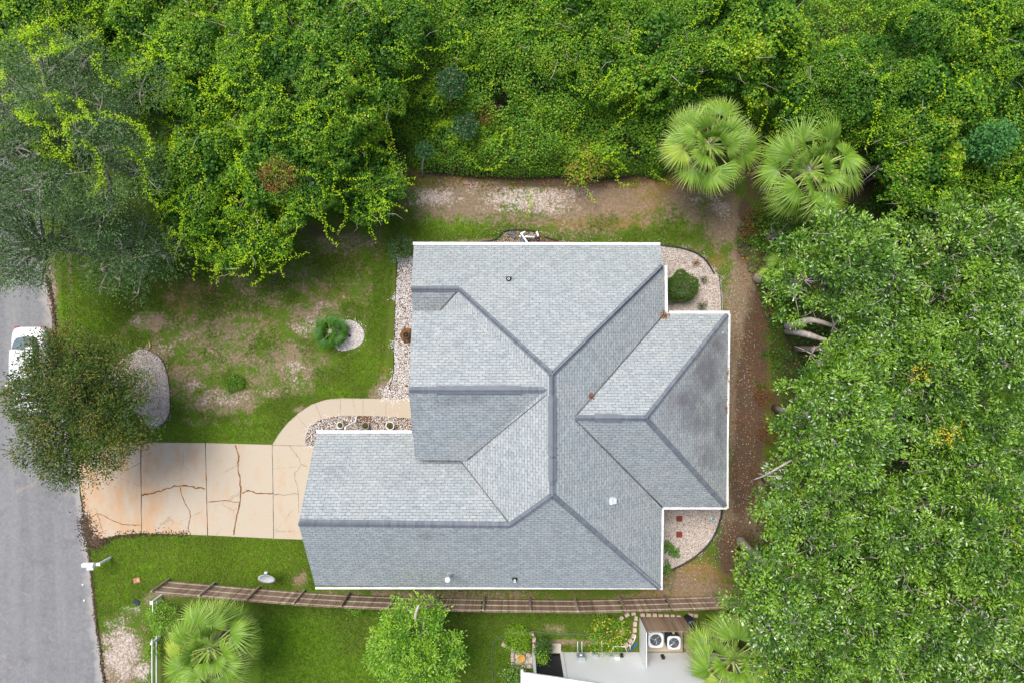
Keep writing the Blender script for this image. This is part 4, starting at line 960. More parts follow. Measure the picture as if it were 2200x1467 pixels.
palm(1690, 590, 2.2, "small half hidden fan palm under the glossy trees", 5, 12, .6, .8, trunk_r=.12)
palm(708, 712, .75, "small deep green fan palm on the white gravel patch in the front lawn", 7, 19, .42, .70, trunk_r=.13, mat=ML_palmd, nseg=30, el=(75, -12))
# ------------------------------------------------------------------ shrubs and small plants
def shrub(name, px, py, r, h, label, mat, leaf=.06, dens=900, seed=0, cat="shrub", flowers=None, lobes=9, rl=(.4,.6), tone=.45, z0=0.0, rough=.05, group=None):
    rs = np.random.RandomState(seed); c = P(px, py, z0+h*.6); root = empty(name, (c[0], c[1], z0), label, cat, group)
    L = lobes_of(rs, r, h*.5, h*.5, lobes, rl)+[(0, 0, h*.45, r*.8, r*.8, h*.5)]
    T, N = shell(L, dens, rs, -.6, .9, (.8, 1.08)); k = len(T)
    T = T+N*rs.normal(0, rough, (k, 1)); T[:, 2] = np.maximum(T[:, 2], .03)
    tn = np.clip(tone+rs.normal(0, .22, k), 0, 1)
    v, t, tt = leaf_geo(T, nrm(rs.normal(0, 1, (k, 3))+N*.6), nrm(N*.5+[0, 0, .7]+rs.normal(0, .4, (k, 3))), rs.uniform(.6, 1.3, k)*leaf, rs.uniform(.6, 1.1, k)*leaf*.6, tn)
    link("foliage", np_mesh("foliage", v, t, tt, [mat]), root)
    M = MB()
    for a in range(5): M.tube([(0, 0, -.03), (r*.35*math.cos(a*1.26), r*.35*math.sin(a*1.26), h*.45)], [.03, .012], n=5)
    M.build("stem", M_barkb, root)
    if flowers:
        i = rs.choice(k, flowers); f = T[i]+N[i]*.06; n_ = len(f)
        parts = [leaf_geo(f, np.stack([np.cos(np.full(n_, a)), np.sin(np.full(n_, a)), np.full(n_, .15)], 1), np.tile([0, 0, 1.], (n_, 1)), .045, .036, rs.uniform(0, 1, n_)) for a in (0, 1.26, 2.5, 3.77, 5.0)]
        v, t, tt = join(parts); tag(link("flowers", np_mesh("flowers", v, t, tt, [ML_yel]), root), "yellow daisy flowers")
    return root
shrub("round_shrub", 1466, 617, .86, 1.2, "round clipped dark green shrub in the pebble bed", ML_shrub, .075, 1800, 31, lobes=22, rl=(.26, .34), rough=.03, tone=.5)
shrub("shrub", 861, 533, .62, 1.2, "loose grey green shrub at the upper left corner of the house", ML_oak, .07, 700, 32, rough=.12)
shrub("shrub", 1112, 1373, .62, .7, "lime green shrub in the stone planter", ML_lime, .09, 900, 33, rough=.08)
shrub("shrub", 1167, 1392, .42, 1.3, "dark shrub climbing by the screened opening", ML_shrub, .09, 900, 34, rough=.1, tone=.3)
shrub("shrub", 1165, 1412, .33, 1.6, "pale leaved upper shoots in front of the dark screen", ML_mag2, .09, 500, 35, rough=.1, tone=.7)
shrub("flowering_shrub", 1306, 1362, .92, .8, "sprawling shrub dotted with yellow flowers by the stone border", ML_mag2, .08, 420, 36, flowers=70, rough=.14, tone=.5)
shrub("shrub", 345, 1325, .75, .9, "light green shrub at the left end of the wooden fence", ML_mag2, .09, 600, 37, rough=.12, tone=.55)
shrub("shrub", 325, 1395, .40, .6, "low green weeds left of the bottom left palm", ML_vine, .09, 500, 38, rough=.12, tone=.6)
shrub("shrub", 1105, 1452, .55, .9, "dark green shrub left of the neighbour's white porch roof", ML_mag, .09, 700, 39, rough=.12, tone=.4)
shrub("shrub", 765, 1303, .35, .4, "patch of light green creeper at the foot of the wooden fence", ML_mag2, .09, 500, 40, rough=.1, tone=.55)
shrub("ground_cover_clump", 505, 822, .44, .14, "round tuft of darker green growing on the bare lawn", ML_vine, .06, 1400, 41, cat="plant", rough=.03, tone=.3)
shrub("shrub", 2130, 300, .62, 2.6, "blue green feathery sapling at the upper right", ML_teal, .16, 520, 42, rough=.25, z0=5.2)
shrub("shrub", 1495, 565, .16, .3, "tiny dark tuft near the curved black edging", ML_dead, .06, 500, 43, rough=.05)
shrub("shrub", 1512, 601, .17, .3, "small dark brown tuft right of the round shrub", ML_shrub, .05, 900, 44, rough=.03, tone=.2)
shrub("shrub", 1508, 658, .2, .35, "small dark tuft by the wing gutter in the pebble bed", ML_shrub, .06, 900, 45, rough=.05, tone=.2)
shrub("dead_branch_patch", 592, 378, .75, .6, "rusty orange dead twigs on the vine covered tree", ML_dead, .07, 420, 46, cat="dead twigs", rough=.15, z0=6.1)
shrub("dead_branch_patch", 1045, 240, .5, .5, "rusty dead leaves beside the black hoop", ML_dead, .08, 420, 47, cat="dead twigs", rough=.12, z0=2.2)
shrub("dry_bush", 1255, 340, 1.15, .9, "bush with orange dry shoots at the edge of the back yard", ML_dry if 'ML_dry' in globals() else leafmat("orange_green", [(0,(.10,.25,.015)),(.5,(.22,.36,.03)),(.75,(.50,.34,.06)),(1,(.50,.24,.06))], .5, .3, .3), .12, 420, 48, rough=.2, tone=.5, z0=.7)
shrub("vine_hollow_mound", 1358, 232, .55, .5, "brown dead mound in the dark hollow of the vines", ML_dead, .08, 900, 49, cat="dead brush", rough=.05, tone=.15, z0=.3)
for k, (px, py) in enumerate([(1625,470),(1610,500),(1640,850),(1650,930)]):
    shrub("dry_shrub", px, py, .5, .4, ["brown dry shrub below the gap between the palms", "brown dry shrub right of the grey sand patch", "dry brown fern in the dark strip below the thick limbs", "dry brown fern further down the dark strip beside the wing"][k], ML_dead, .07, 420, 50+k, rough=.15, tone=.3)
def blades(name, px, py, z, n, L, w, label, mat, seed, cat="plant", el=(75, 10), group=None, leaflets=0):
    rs = np.random.RandomState(seed); c = P(px, py, z); root = empty(name, (c[0], c[1], 0), label, cat, group); parts = []
    for i in range(n):
        az = i*2.4+rs.normal(0, .2); e = R(el[0]+(el[1]-el[0])*i/max(1, n-1)); l = L*rs.uniform(.75, 1.1); q = 9; s = np.linspace(0, 1, q)
        r = l*s*math.cos(e); zz = z*0+.08+l*(s*math.sin(e)-.45*s*s); p = np.stack([r*math.cos(az), r*math.sin(az), zz], 1)
        if leaflets:
            d = nrm(np.gradient(p, axis=0)); sd = np.stack([-np.sin(np.full(q, az)), np.cos(np.full(q, az)), np.zeros(q)], 1)
            for sg in (-1, 1): parts.append(leaf_geo(p, d*.45+sd*sg, np.tile([0, 0, 1.], (q, 1)), leaflets*np.sin(PI*(.15+.85*(1-s))), w, np.clip(rs.normal(.5, .2, q), 0, 1)))
        else:
            parts.append(leaf_geo(p[:-1], np.diff(p, axis=0), np.tile([0, 0, 1.], (q-1, 1)), l/q*2.2, w*(1-s[:-1]*.7), np.clip(rs.normal(.5, .2, q-1), 0, 1)))
    v, t, tt = join(parts); link("fronds", np_mesh("fronds", v, t, tt, [mat]), root)
    M = MB(); M.lathe((0, 0, -.02), [(.05, 0), (.06, .06), (.03, .1)], n=8); M.build("stem", M_barkb, root); return root
blades("fern", 1432, 1172, 0, 10, .46, .045, "upper green fern in the pebbles below the red pavers", ML_palmd, 61, leaflets=.17)
blades("fern", 1447, 1184, 0, 8, .42, .045, "middle green fern nearest the curved edging", ML_palmd, 62, leaflets=.16)
blades("fern", 1430, 1217, 0, 9, .44, .045, "lowest green fern by the house corner", ML_palmd, 63, leaflets=.16)
blades("palmetto", 1632, 830, 0, 12, .7, .05, "small palmetto in the dark strip right of the wing roof", ML_palmd, 64)
blades("palmetto", 1640, 760, 0, 10, .7, .05, "palmetto sprouting under the thick pale limbs", ML_palmd, 65)
blades("grass_clump", 1655, 905, 0, 16, .8, .03, "dry straw coloured grass clump in the strip beside the grove", ML_palm, 66)
M_bud = plain('bud_tan', (.50,.24,.15,1), .8, .2)
def pine(px, py, z, label, seed, r=.62, ntuft=26):
    rs = np.random.RandomState(seed); c = P(px, py, z); root = empty("pine_sapling", (c[0]-.45, c[1]-.75, 0), label, "pine", "young pines in the vines"); parts = []; M = MB(); C_ = MB(); o = np.array([.45, .75, z])
    M.tube([(0, 0, 0), (.2, .35, z*.5), (.4, .68, z-.2), tuple(o)], [.06, .05, .04, .02], n=7)
    for i in range(ntuft):
        a = i*2.4; rr = r*math.sqrt((i+.5)/ntuft); p = o+np.array([rr*math.cos(a), rr*math.sin(a), .35-rr*.55+rs.normal(0, .05)])
        M.tube([tuple(o-np.array([0, 0, .25])), tuple(p)], [.018, .01], n=4); k = 80
        d = nrm(rs.normal(0, 1, (k, 3))+[0, 0, .5]); parts.append(leaf_geo(np.tile(p, (k, 1)), d, rs.normal(0, 1, (k, 3)), .20, .032, rs.uniform(0, 1, k)))
        if i % 3 == 0 and seed < 73: C_ = MB(); C_.lathe(tuple(p+np.array([0, 0, .04])), [(.02, 0), (.045, .04), (.032, .09), (.005, .12)], n=8); C_.build('bud', M_bud, root)
    v, t, tt = join(parts); link("needles", np_mesh("needles", v, t, tt, [ML_pine]), root); M.build("trunk", M_barkg, root)
pine(970, 178, 4.4, "pine sapling with pinkish buds rising from the vines", 71, .72, 34); pine(1000, 272, 3.0, "smaller pine sapling half buried in vines by the black hoop", 72, .62, 26)
pine(912, 325, 2.3, "lowest pine sapling near the back yard's left corner", 73, .4, 14); pine(2010, 300, 5.8, "pine top poking through the vines at the upper right", 74, .5, 16)
# yellow blossom sprays in the grove
def yellow_spray(px, py, z, r, n, seed, label):
    rs = np.random.RandomState(seed); c = P(px, py, z); q = rs.normal(0, 1, (n, 3))*[r, r*.7, .15]; cl = q+0
    parts = [leaf_geo(q+rs.normal(0, .04, q.shape), rs.normal(0, 1, (n, 3)), rs.normal(0, .4, (n, 3))+[0, 0, 1.], .07, .05, rs.uniform(0, 1, n)) for _ in range(4)]
    v, t, tt = join(parts); o = link("blossom_spray", np_mesh("blossom_spray", v, t, tt, [ML_yel])); o.location = c; tag(o, label, "blossom", kind='stuff')
yellow_spray(2040, 930, 9.0, .35, 34, 81, "larger spray of yellow blossom in the grove near the right edge"); yellow_spray(1975, 800, 9.2, .3, 18, 82, "smaller spray of yellow blossom above the larger one")
yellow_spray(1645, 1462, 5.2, .3, 10, 83, "few yellow leaves right of the bottom palm")
# thick pale limbs, the leaning trunk and the grey root boulder
def limb(pts, rad, label, name="tree_limb"):
    m = MB(); rs = np.random.RandomState(5); q = smooth_poly([P(*p) for p in pts], 5, False); r = np.interp(np.linspace(0, 1, len(q)), np.linspace(0, 1, len(rad)), rad)*(1+rs.normal(0, .05, len(q)))
    m.tube(q, list(r), n=12); o = m.build(name, M_barkg); tag(o, label, "branch")
limb([(1690,700,.0),(1697,701,4.0),(1708,698,5.2),(1724,691,5.8),(1748,688,6.1),(1790,700,6.0)], [.16,.17,.17,.16,.13,.08], "upper one of two thick pale limbs beside the wing roof")
limb([(1690,712,.0),(1702,712,3.8),(1715,714,5.0),(1735,719,5.6),(1752,724,5.8),(1800,740,5.6)], [.16,.17,.16,.15,.12,.07], "lower one of two thick pale limbs beside the wing roof")
limb([(1697,596,3.2),(1703,612,4.6),(1700,630,5.4)], [.07,.1,.08], "short twisted pale branch above the two thick limbs")
limb([(1700,988,7.4),(1665,1008,7.6),(1640,1022,7.8),(1618,1030,7.6)], [.05,.045,.03,.012], "bare pale branch reaching left toward the wing's lower corner")
limb([(1680,1022,7.4),(1650,1022,7.7),(1628,1016,7.7)], [.03,.022,.01], "thin bare branch crossing the pale one by the wing's lower corner")
limb([(1590,1160,0),(1600,1170,1.2),(1616,1186,2.6),(1650,1215,4.2)], [.24,.20,.18,.17], "leaning trunk emerging from the grove near the pebble bed", "leaning_trunk")
limb([(900,1298,5.2),(893,1318,5.3),(893,1332,5.2)], [.05,.07,.05], "short pale branch showing at the top of the lone round tree")
m = MB(P(1628, 598)); m.lathe(P(1628, 598, 0), [(.30, -.05), (.33, .15), (.29, .38), (.18, .52), (.05, .57)], n=18); o = m.build("boulder", plain("grey_stone", (.27,.21,.18,1), .9, .2, var=.25, scale=5, bump=.3)); tag(o, "rounded grey brown boulder at the edge of the grove", "boulder")

# ------------------------------------------------------------------ grass, litter
def grass(pix, dens, label, seed, size=.10, tone=.5, avoid=()):
    rs = np.random.RandomState(seed); poly = [P2(x, y) for x, y in pix]; q = scatter(poly, dens, rs); X, Y = q[:, 0], q[:, 1]
    b = gauss_mask(X, Y, BARE); s = gauss_mask(X, Y, SAND); li = gauss_mask(X, Y, LITTER); lu = gauss_mask(X, Y, LUSH); n = vnoise(X*2.2, Y*2.2, seed)*.3+vnoise(X*6, Y*6, seed+1)*.12
    keep = (b*1.1+s*.8+li*1.2-lu*.6+n+rs.normal(0, .15, len(q))) < .42
    for av in avoid: keep &= ~inside(av, X, Y)
    q = q[keep]; k = len(q); parts = []
    for j in range(3):
        az = rs.uniform(0, 2*PI, k); D = np.stack([np.cos(az)*.8, np.sin(az)*.8, rs.uniform(.2, .8, k)], 1)
        p = np.concatenate([q+rs.normal(0, .03, (k, 2)), np.full((k, 1), .0)], 1); tn = np.clip(tone+lu[keep]*.2+rs.normal(0, .22, k), 0, 1)
        parts.append(leaf_geo(p, D, rs.normal(0, .3, (k, 3))+[0, 0, 1.], rs.uniform(.5, 1.2, k)*size, .022, tn))
    v, t, tt = join(parts); tag(link("grass", np_mesh("grass", v, t, tt, [ML_grass])), label, "grass", kind='stuff')
WALKXY = [P2(x, y) for x, y in WALK]; DRXY = [P2(x, y) for x, y in [(160,950),(660,945),(660,1160),(300,1146),(180,1180)]]
GR1 = [P2(x, y) for x, y in [(300,745),(345,755),(372,850),(365,905),(325,925),(240,850)]]; GR2 = [P2(x, y) for x, y in [(720,685),(785,690),(790,740),(760,758),(715,750)]]; GR3 = [P2(x, y) for x, y in [(845,550),(960,540),(960,1000),(650,1000),(655,930),(690,896),(820,860),(820,840)]]
AV = (WALKXY, DRXY, GR1, GR2, GR3)
grass([(128,560),(400,440),(860,440),(870,560),(850,870),(660,890),(590,955),(330,950),(150,960)], 330, "short lawn grass of the front yard", 91, avoid=AV)
grass([(190,1165),(300,1148),(690,1160),(700,1265),(330,1270),(205,1330)], 380, "bright lawn grass between driveway and fence", 92, avoid=AV)
grass([(560,1300),(1080,1315),(1360,1320),(1350,1400),(1210,1400),(1100,1467),(560,1480)], 200, "neighbour's dark green lawn grass", 93, tone=.35)
grass([(870,440),(1600,430),(1560,520),(1420,530),(890,520)], 220, "thin grass of the back yard", 94, tone=.45)
grass([(205,1300),(330,1290),(335,1480),(230,1480)], 120, "sparse verge grass by the road", 95)
def litter(pix, dens, label, seed, size=.07, mat=None, name="fallen_leaves", tone=.4):
    rs = np.random.RandomState(seed); q = scatter([P2(x, y) for x, y in pix], dens, rs); k = len(q); k2 = vnoise(q[:, 0]*2, q[:, 1]*2, seed)+rs.normal(0, .6, k) > -.3; q = q[k2]; k = len(q)
    az = rs.uniform(0, 2*PI, k); v, t, tt = leaf_geo(np.concatenate([q, rs.uniform(.012, .04, (k, 1))], 1), np.stack([np.cos(az), np.sin(az), rs.normal(0, .2, k)], 1), rs.normal(0, .3, (k, 3))+[0, 0, 1.], rs.uniform(.6, 1.4, k)*size, rs.uniform(.25, .5, k)*size, np.clip(rs.normal(tone, .3, k), 0, 1))
    tag(link(name, np_mesh(name, v, t, tt, [mat or ML_dead])), label, "leaf litter", kind='stuff')
litter([(865,362),(1420,366),(1420,400),(1100,412),(870,400)], 160, "brown pine needles and leaves under the vine edge", 101, .10)
litter([(1590,480),(1660,560),(1660,760),(1700,950),(1650,1250),(1540,1310),(1570,1000),(1575,700)], 190, "brown fallen leaves in the strip beside the grove", 102)
litter([(1420,1270),(1540,1200),(1560,1320),(1300,1295)], 70, "brown fallen leaves near the right end of the fence", 103)
litter([(500,1300),(1360,1320),(1340,1400),(1100,1440),(560,1460)], 1.6, "scattered pale leaves on the neighbour's lawn", 104, .09, tone=.95)
litter([(340,560),(850,500),(840,860),(560,940),(380,900)], 1.2, "scattered dry leaves on the front lawn", 105, .08, tone=.8)
rs = np.random.RandomState(9); q = np.concatenate([scatter([P2(x, y) for x, y in [(1548,560),(1625,600),(1620,1100),(1530,1230),(1430,1275),(1425,1240),(1520,1190),(1560,1090),(1568,700)]], 26, rs), scatter([P2(x, y) for x, y in [(1035,490),(1200,500),(1420,520),(1420,527),(900,527)]], 18, rs)])
v, t, c = stones(np.concatenate([q, np.full((len(q), 1), .02)], 1), .028, rs, rs.uniform(.3, 1, len(q))); tag(link("stray_pebbles", np_mesh("stray_pebbles", v, t, c, [M_gb])), "stray white pebbles scattered over the soil around the house", "pebbles", kind='stuff')

rs = np.random.RandomState(12); ac = []
for pts_, w_, n_ in SOIL_LINES:
    l_ = np.array(smooth_poly([P2(*p) for p in pts_], 12, False)); i_ = rs.randint(0, len(l_), n_); ac.append(l_[i_]+rs.normal(0, w_, (n_, 2))*rs.uniform(.2, 1, (n_, 1)))
ac = np.concatenate(ac); v, t, c = stones(np.concatenate([ac, np.full((len(ac), 1), .034)], 1), .04, rs, rs.uniform(0, 1, len(ac)))
tag(link("loose_soil", np_mesh("loose_soil", v, t, c, [gravel_mat("soil_crumbs", [(0, (.03,.02,.012)), (.6, (.09,.055,.03)), (1, (.16,.11,.07))])])), "dark loose soil crumbs along the driveway corner and road edge", "soil", kind='stuff')
# ------------------------------------------------------------------ wooden boundary fence
M_wood = None
def wood_mat(name, a, b, c):
    g = G(name); o = g.coord(); n = g.noise(2.2, 4, .7, g.mapping(o, (6, 6, 1))); r = g.vor(7, g.mapping(o, (1, .02, .02)), 'F1', 'Color'); n3 = g.noise(14, 4, .7, g.mapping(o, (6, 1, .6)))
    bw = g.n("RGBToBW"); g.set(bw.inputs[0], r)
    col = g.ramp(g.math('ADD', g.math('MULTIPLY', bw.outputs[0], .5), g.math('MULTIPLY', n3, .5)), [(.2, a), (.5, b), (.8, c)])
    return g.end(g.bsdf(col, .9, .15, normal=g.bump(n3, .4, .01)))
M_wood = wood_mat("weathered_wood", (.17,.115,.085), (.31,.22,.155), (.46,.37,.25)); M_rail = wood_mat("rail_wood", (.24,.165,.13), (.37,.28,.23), (.50,.42,.36))
TOP = [(326,1272),(430,1281),(545,1291),(650,1299),(740,1304),(900,1310),(1070,1313),(1275,1315),(1364,1312),(1470,1309),(1560,1306),(1640,1304)]
fl = np.array([P2(x, y, 1.83) for x, y in TOP]); sg = np.r_[0, np.cumsum(np.linalg.norm(np.diff(fl, axis=0), axis=1))]
def fpt(s): return np.array([np.interp(s, sg, fl[:, 0]), np.interp(s, sg, fl[:, 1])])
f0 = fl[0]; fence = empty("wooden_fence", (f0[0], f0[1], 0), "weathered brown picket fence running along the whole lot line below the house", "fence")
FO = (f0[0], f0[1], 0); Lf = sg[-1]; bay = 2.42; nb = int(Lf/bay); rs = np.random.RandomState(77)
for b in range(nb+1):
    s0, s1 = b*bay, min((b+1)*bay, Lf); pn = MB(FO); s = s0+.02
    while s < s1-.13:
        a, c = fpt(s), fpt(s+.12); d = c-a; rz_ = math.atan2(d[1], d[0]); mid = (a+c)/2; h = 1.83+rs.uniform(-.015, .015)
        nv = np.array([-d[1], d[0]])/np.linalg.norm(d); pn.box((mid[0]-nv[0]*.028, mid[1]-nv[1]*.028, h/2+.03), (.118, .016, h-.06), 0, rz_+rs.normal(0, .02)); s += .128+rs.uniform(0, .012)
    pn.build("picket_panel", M_wood, fence)
    for hz in (.30, .98, 1.66):
        a, c = fpt(s0), fpt(s1); d = c-a; mid = (a+c)/2; nv = np.array([-d[1], d[0]])/np.linalg.norm(d); r_ = MB(FO)
        r_.box((mid[0]+nv[0]*.002, mid[1]+nv[1]*.002, hz), (np.linalg.norm(d)-.01, .04, .085), 0, math.atan2(d[1], d[0])); r_.build("rail", M_rail, fence)
for b in range(nb+1):
    a = fpt(b*bay); c = fpt(min(b*bay+.1, Lf)); d = c-a; nv = np.array([-d[1], d[0]])/max(np.linalg.norm(d), 1e-6); r_ = MB(FO)
    r_.box((a[0]+nv[0]*.07, a[1]+nv[1]*.07, .93), (.09, .09, 1.9), 0, math.atan2(d[1], d[0])); r_.build("post", M_rail, fence)
# braces leaning outward on a few posts
# ------------------------------------------------------------------ white vinyl fence at the left
x0, y0 = P2(328, 1292, .9); wf = empty("vinyl_fence", (x0, y0, 0), "low white vinyl fence line left of the bottom left palm", "fence"); WO = (x0, y0, 0)
m = MB(WO); m.bevbox((x0, y0, .5), (.13, .13, 1.0), .02); m.box((x0, y0, 1.02), (.17, .17, .03)); m.build("post", M_white, wf)
m = MB(WO); m.bevbox((x0-.08, y0-2.2, .45), (.12, .12, .9), .02); m.build("post", M_white, wf)
for (a, b) in ((-.1, -.6), (-2.0, -6.5)):
    m = MB(WO); m.box((x0-.04+a*.02, y0+(a+b)/2, .78), (.035, abs(b-a), .10)); m.build("rail", M_white, wf); m = MB(WO); m.box((x0-.04+a*.02, y0+(a+b)/2, .35), (.035, abs(b-a), .10)); m.build("rail", M_white, wf)
# ------------------------------------------------------------------ mailbox
bx, by = P2(238, 1197); mb = empty("mailbox", (bx, by, 0), "white mailbox on a white post at the road edge", "mailbox"); O = (bx, by, 0)
m = MB(O); m.bevbox((bx, by, .55), (.11, .11, 1.1), .015); m.build("post", M_white, mb)
m = MB(O); m.box((bx-.28, by, 1.12), (.78, .15, .05)); m.box((bx-.15, by, .92), (.40, .06, .05), rot=Matrix.Rotation(.7, 3, 'Y')); m.build("arm", M_white, mb)
m = MB(O); pr = [(.115*math.cos(a), .12+.115*math.sin(a)) for a in np.linspace(0, PI, 11)]; pr = [(.115, 0)]+pr+[(-.115, 0)]; n = len(pr)
xa, xb = bx-.72, bx-.14; m.add([(xa, by+p, 1.15+q) for p, q in pr]+[(xb, by+p, 1.15+q) for p, q in pr], [tuple(reversed(range(n))), tuple(range(n, 2*n))]+[(i, (i+1) % n, n+(i+1) % n, n+i) for i in range(n)]); m.build("box", M_white, mb)
m = MB(O); m.box((bx-.35, by-.19, 1.20), (.34, .13, .10)); m.build("newspaper_holder", M_white, mb)
# ------------------------------------------------------------------ satellite dish on a ground post
sx, sy = P2(577, 1230); sd = empty("satellite_dish", (sx, sy, 0), "pale grey satellite dish on a short post in the lawn", "satellite dish"); O = (sx, sy, 0)
M_dish = plain("dish_grey", (.56,.58,.62,1), .5, .3, var=.04)
m = MB(O); m.tube([(sx, sy, 0), (sx, sy, .95)], .035, n=8); m.build("mast", M_galv, sd)
m = MB((0, 0, 0)); prof = [(.0001, .0), (.18, .02), (.33, .065), (.43, .11), (.435, .125), (.33, .08), (.18, .035), (.0001, .015)]
for r_, z in []: pass
dm = MB(); dm.lathe((0, 0, 0), prof, n=36); d_ = dm.build("reflector", M_dish, sd); dx, dy = P2(573, 1240, 1.05)
d_.matrix_local = Matrix.Translation((dx-sx, dy-sy, .98)) @ Matrix.Rotation(R(40), 4, 'X') @ Matrix.Diagonal((1.02, .98, 1, 1))
m = MB(O); m.tube([(dx, dy-.30, .80), (dx, sy+.35, .95), (dx, sy+.42, 1.15)], .018, n=6); m.bevbox((dx, sy+.42, 1.18), (.16, .10, .09), .02); m.build("feed_arm", M_dish, sd)
# ------------------------------------------------------------------ little things on the ground
def small(name, mb_, mats, label, cat, group=None): o = mb_.build(name, mats); return tag(o, label, cat, group)
p = P(295, 1245); m = MB(p); m.box((p[0], p[1], .03), (.36, .26, .07), 0, R(12)); m.lathe((p[0]+.08, p[1], .05), [(.055, 0), (.055, .03), (.02, .035)], 1, 12); small("utility_box", m, [plain("terracotta_lid", (.42,.19,.10,1), .8, .2), M_galv], "small reddish utility box set in the lawn near the road", "utility box")
p = P(293, 1292); m = MB(p); m.bevbox((p[0], p[1], .03), (.36, .24, .06), .03, 0, R(-28)); small("meter_lid", m, plain("dark_plastic", (.022,.026,.05,1), .5, .4), "dark blue black meter lid at the edge of the lawn", "meter lid")
for px, py, lab in ((178,1255,"upper white reflector on the road edge"),(181,1289,"lower white reflector on the road edge")):
    p = P(px, py, .03); m = MB(p); m.lathe((p[0], p[1], .0), [(.055, 0), (.055, .05), (.03, .07)], n=12); small("road_reflector", m, M_white, lab, "reflector", "white reflectors along the road edge")
for k, (px, py, r_) in enumerate(((731,913,.17),(785,914,.19),(838,914,.215))):
    x, y = P2(px, py, .3); rt = empty("plant_pot", (x, y, 0), ["smallest white pot on the left, nearest the downspout", "dark rimmed pot between the two white pots", "largest white pot on the right, nearest the porch gable"][k], "plant pot", "pots along the garage gutter"); O = (x, y, 0)
    m = MB(O); m.lathe((x, y, 0), [(r_*.72, 0), (r_, .32), (r_*1.08, .33), (r_*1.08, .36), (r_*.9, .36), (r_*.88, .28)], n=22); m.build("pot", M_white if k != 1 else plain("dull_pot", (.36,.32,.30,1), .7, .2), rt)
    m = MB(O); m.lathe((x, y, .27), [(r_*.87, 0), (r_*.85, .02), (.02, .04)], n=16); m.build("potting_soil", M_bed, rt)
    q = np.random.RandomState(k).normal(0, r_*.4, (60, 3)); q[:, 2] = .33+np.abs(q[:, 2])*.4; rr = np.random.RandomState(k+4); v, t, tt = leaf_geo(q, rr.normal(0, 1, (60, 3)), rr.normal(0, .5, (60, 3))+[0, 0, 1], .07, .035, rr.uniform(.2, .9, 60)); link("plant", np_mesh("plant", v, t, tt, [ML_shrub]), rt)
for k, py in enumerate((1113, 1147)):
    p = P(1459, py); m = MB(p); m.bevbox((p[0], p[1], .035), (.315, .305, .06), .015); small("red_paver", m, plain("red_concrete", (.20,.045,.04,1), .9, .15, var=.12), ["square dark red paver closer to the wing gutter", "square red paver closer to the green ferns"][k], "paver", "red pavers in the pebbles")
p = P(1530, 1113); m = MB(p); m.lathe((p[0], p[1], 0), [(.085, 0), (.085, .09), (.07, .11)], 0, 18); m.lathe((p[0], p[1], .11), [(.068, 0), (.06, .015)], 1, 18); small("cleanout_cap", m, [M_pvc, plain("bright_blue_plastic", (.02,.36,.72,1), .4, .4)], "bright blue round cap in the pebble bed", "pipe cap")
# stone fountain at the front wall
x, y = P2(873, 720, .4); ft = empty("fountain", (x, y, 0), "brown tiered rock fountain on the white gravel by the front wall", "fountain"); O = (x, y, 0)
M_rock = plain("brown_rock", (.17,.085,.03,1), .8, .3, var=.45, scale=7, bump=.6); m = MB(O); rr = np.random.RandomState(3)
for a in range(8):
    q = a*PI/4+rr.normal(0, .1); r_ = .22+rr.uniform(-.02, .05); m.lathe((x+r_*math.cos(q), y+r_*math.sin(q)*1.15, .0), [(.16, 0), (.17, .14), (.13, .24), (.04, .28)], n=9)
m.lathe((x, y, .05), [(.26, 0), (.26, .25), (.2, .3)], n=14); m.build("rock_base", M_rock, ft)
m = MB(O); m.lathe((x, y, .33), [(.10, 0), (.17, .10), (.18, .16), (.15, .16), (.12, .10)], n=18); m.lathe((x, y, .38), [(.06, 0), (.07, .10), (.03, .14)], n=12); m.build("basin", plain("dark_basin", (.05,.028,.015,1), .4, .5, var=.3), ft)
# white pipes at the back wall
x, y = P2(1125, 510); pa = empty("pipe_assembly", (x, y, 0), "white plastic pipes with black joints lying on gravel behind the house", "pipes"); O = (x, y, 0)
def pipe(pts, r_=.05, mat=M_pvc, name="pipe"): m = MB(O); m.tube([P(*q) for q in pts], r_, n=10); m.build(name, mat, pa)
pipe([(1115,508,.35),(1149,510,.35)], .055); pipe([(1119,501,.45),(1122,506,.46),(1136,526,.5),(1138,530,.5)], .055); pipe([(1119,503,.44),(1129,498,.44)], .05); pipe([(1153,498,.3),(1157,510,.3)], .06)
pipe([(1148,511,.3),(1153,514,.3),(1158,509,.3)], .065, M_black, "elbow"); pipe([(1120,506,.44),(1126,509,.40)], .075, M_black, "elbow")
p = P(1122, 520); m = MB(O); m.bevbox((p[0], p[1], .2), (.18, .30, .4), .03); m.build("pump", plain("navy_casing", (.03,.05,.10,1), .4, .5), pa)
p = P(1136, 518); m = MB(O); m.lathe((p[0], p[1], 0), [(.05, 0), (.05, .4), (.03, .42)], n=12); m.build("pump", plain("navy_casing2", (.03,.05,.10,1), .4, .5), pa)
p = P(1098, 504); m = MB(p); m.bevbox((p[0], p[1]+.03, .05), (.42, .12, .10), .03, 0, R(-6)); m.box((p[0]+.15, p[1]-.1, .04), (.12, .26, .08), 0, R(8)); small("plastic_cover", m, plain("slate_plastic", (.06,.08,.12,1), .5, .4), "dark slate bent plastic cover on the gravel left of the white pipes", "plastic cover")
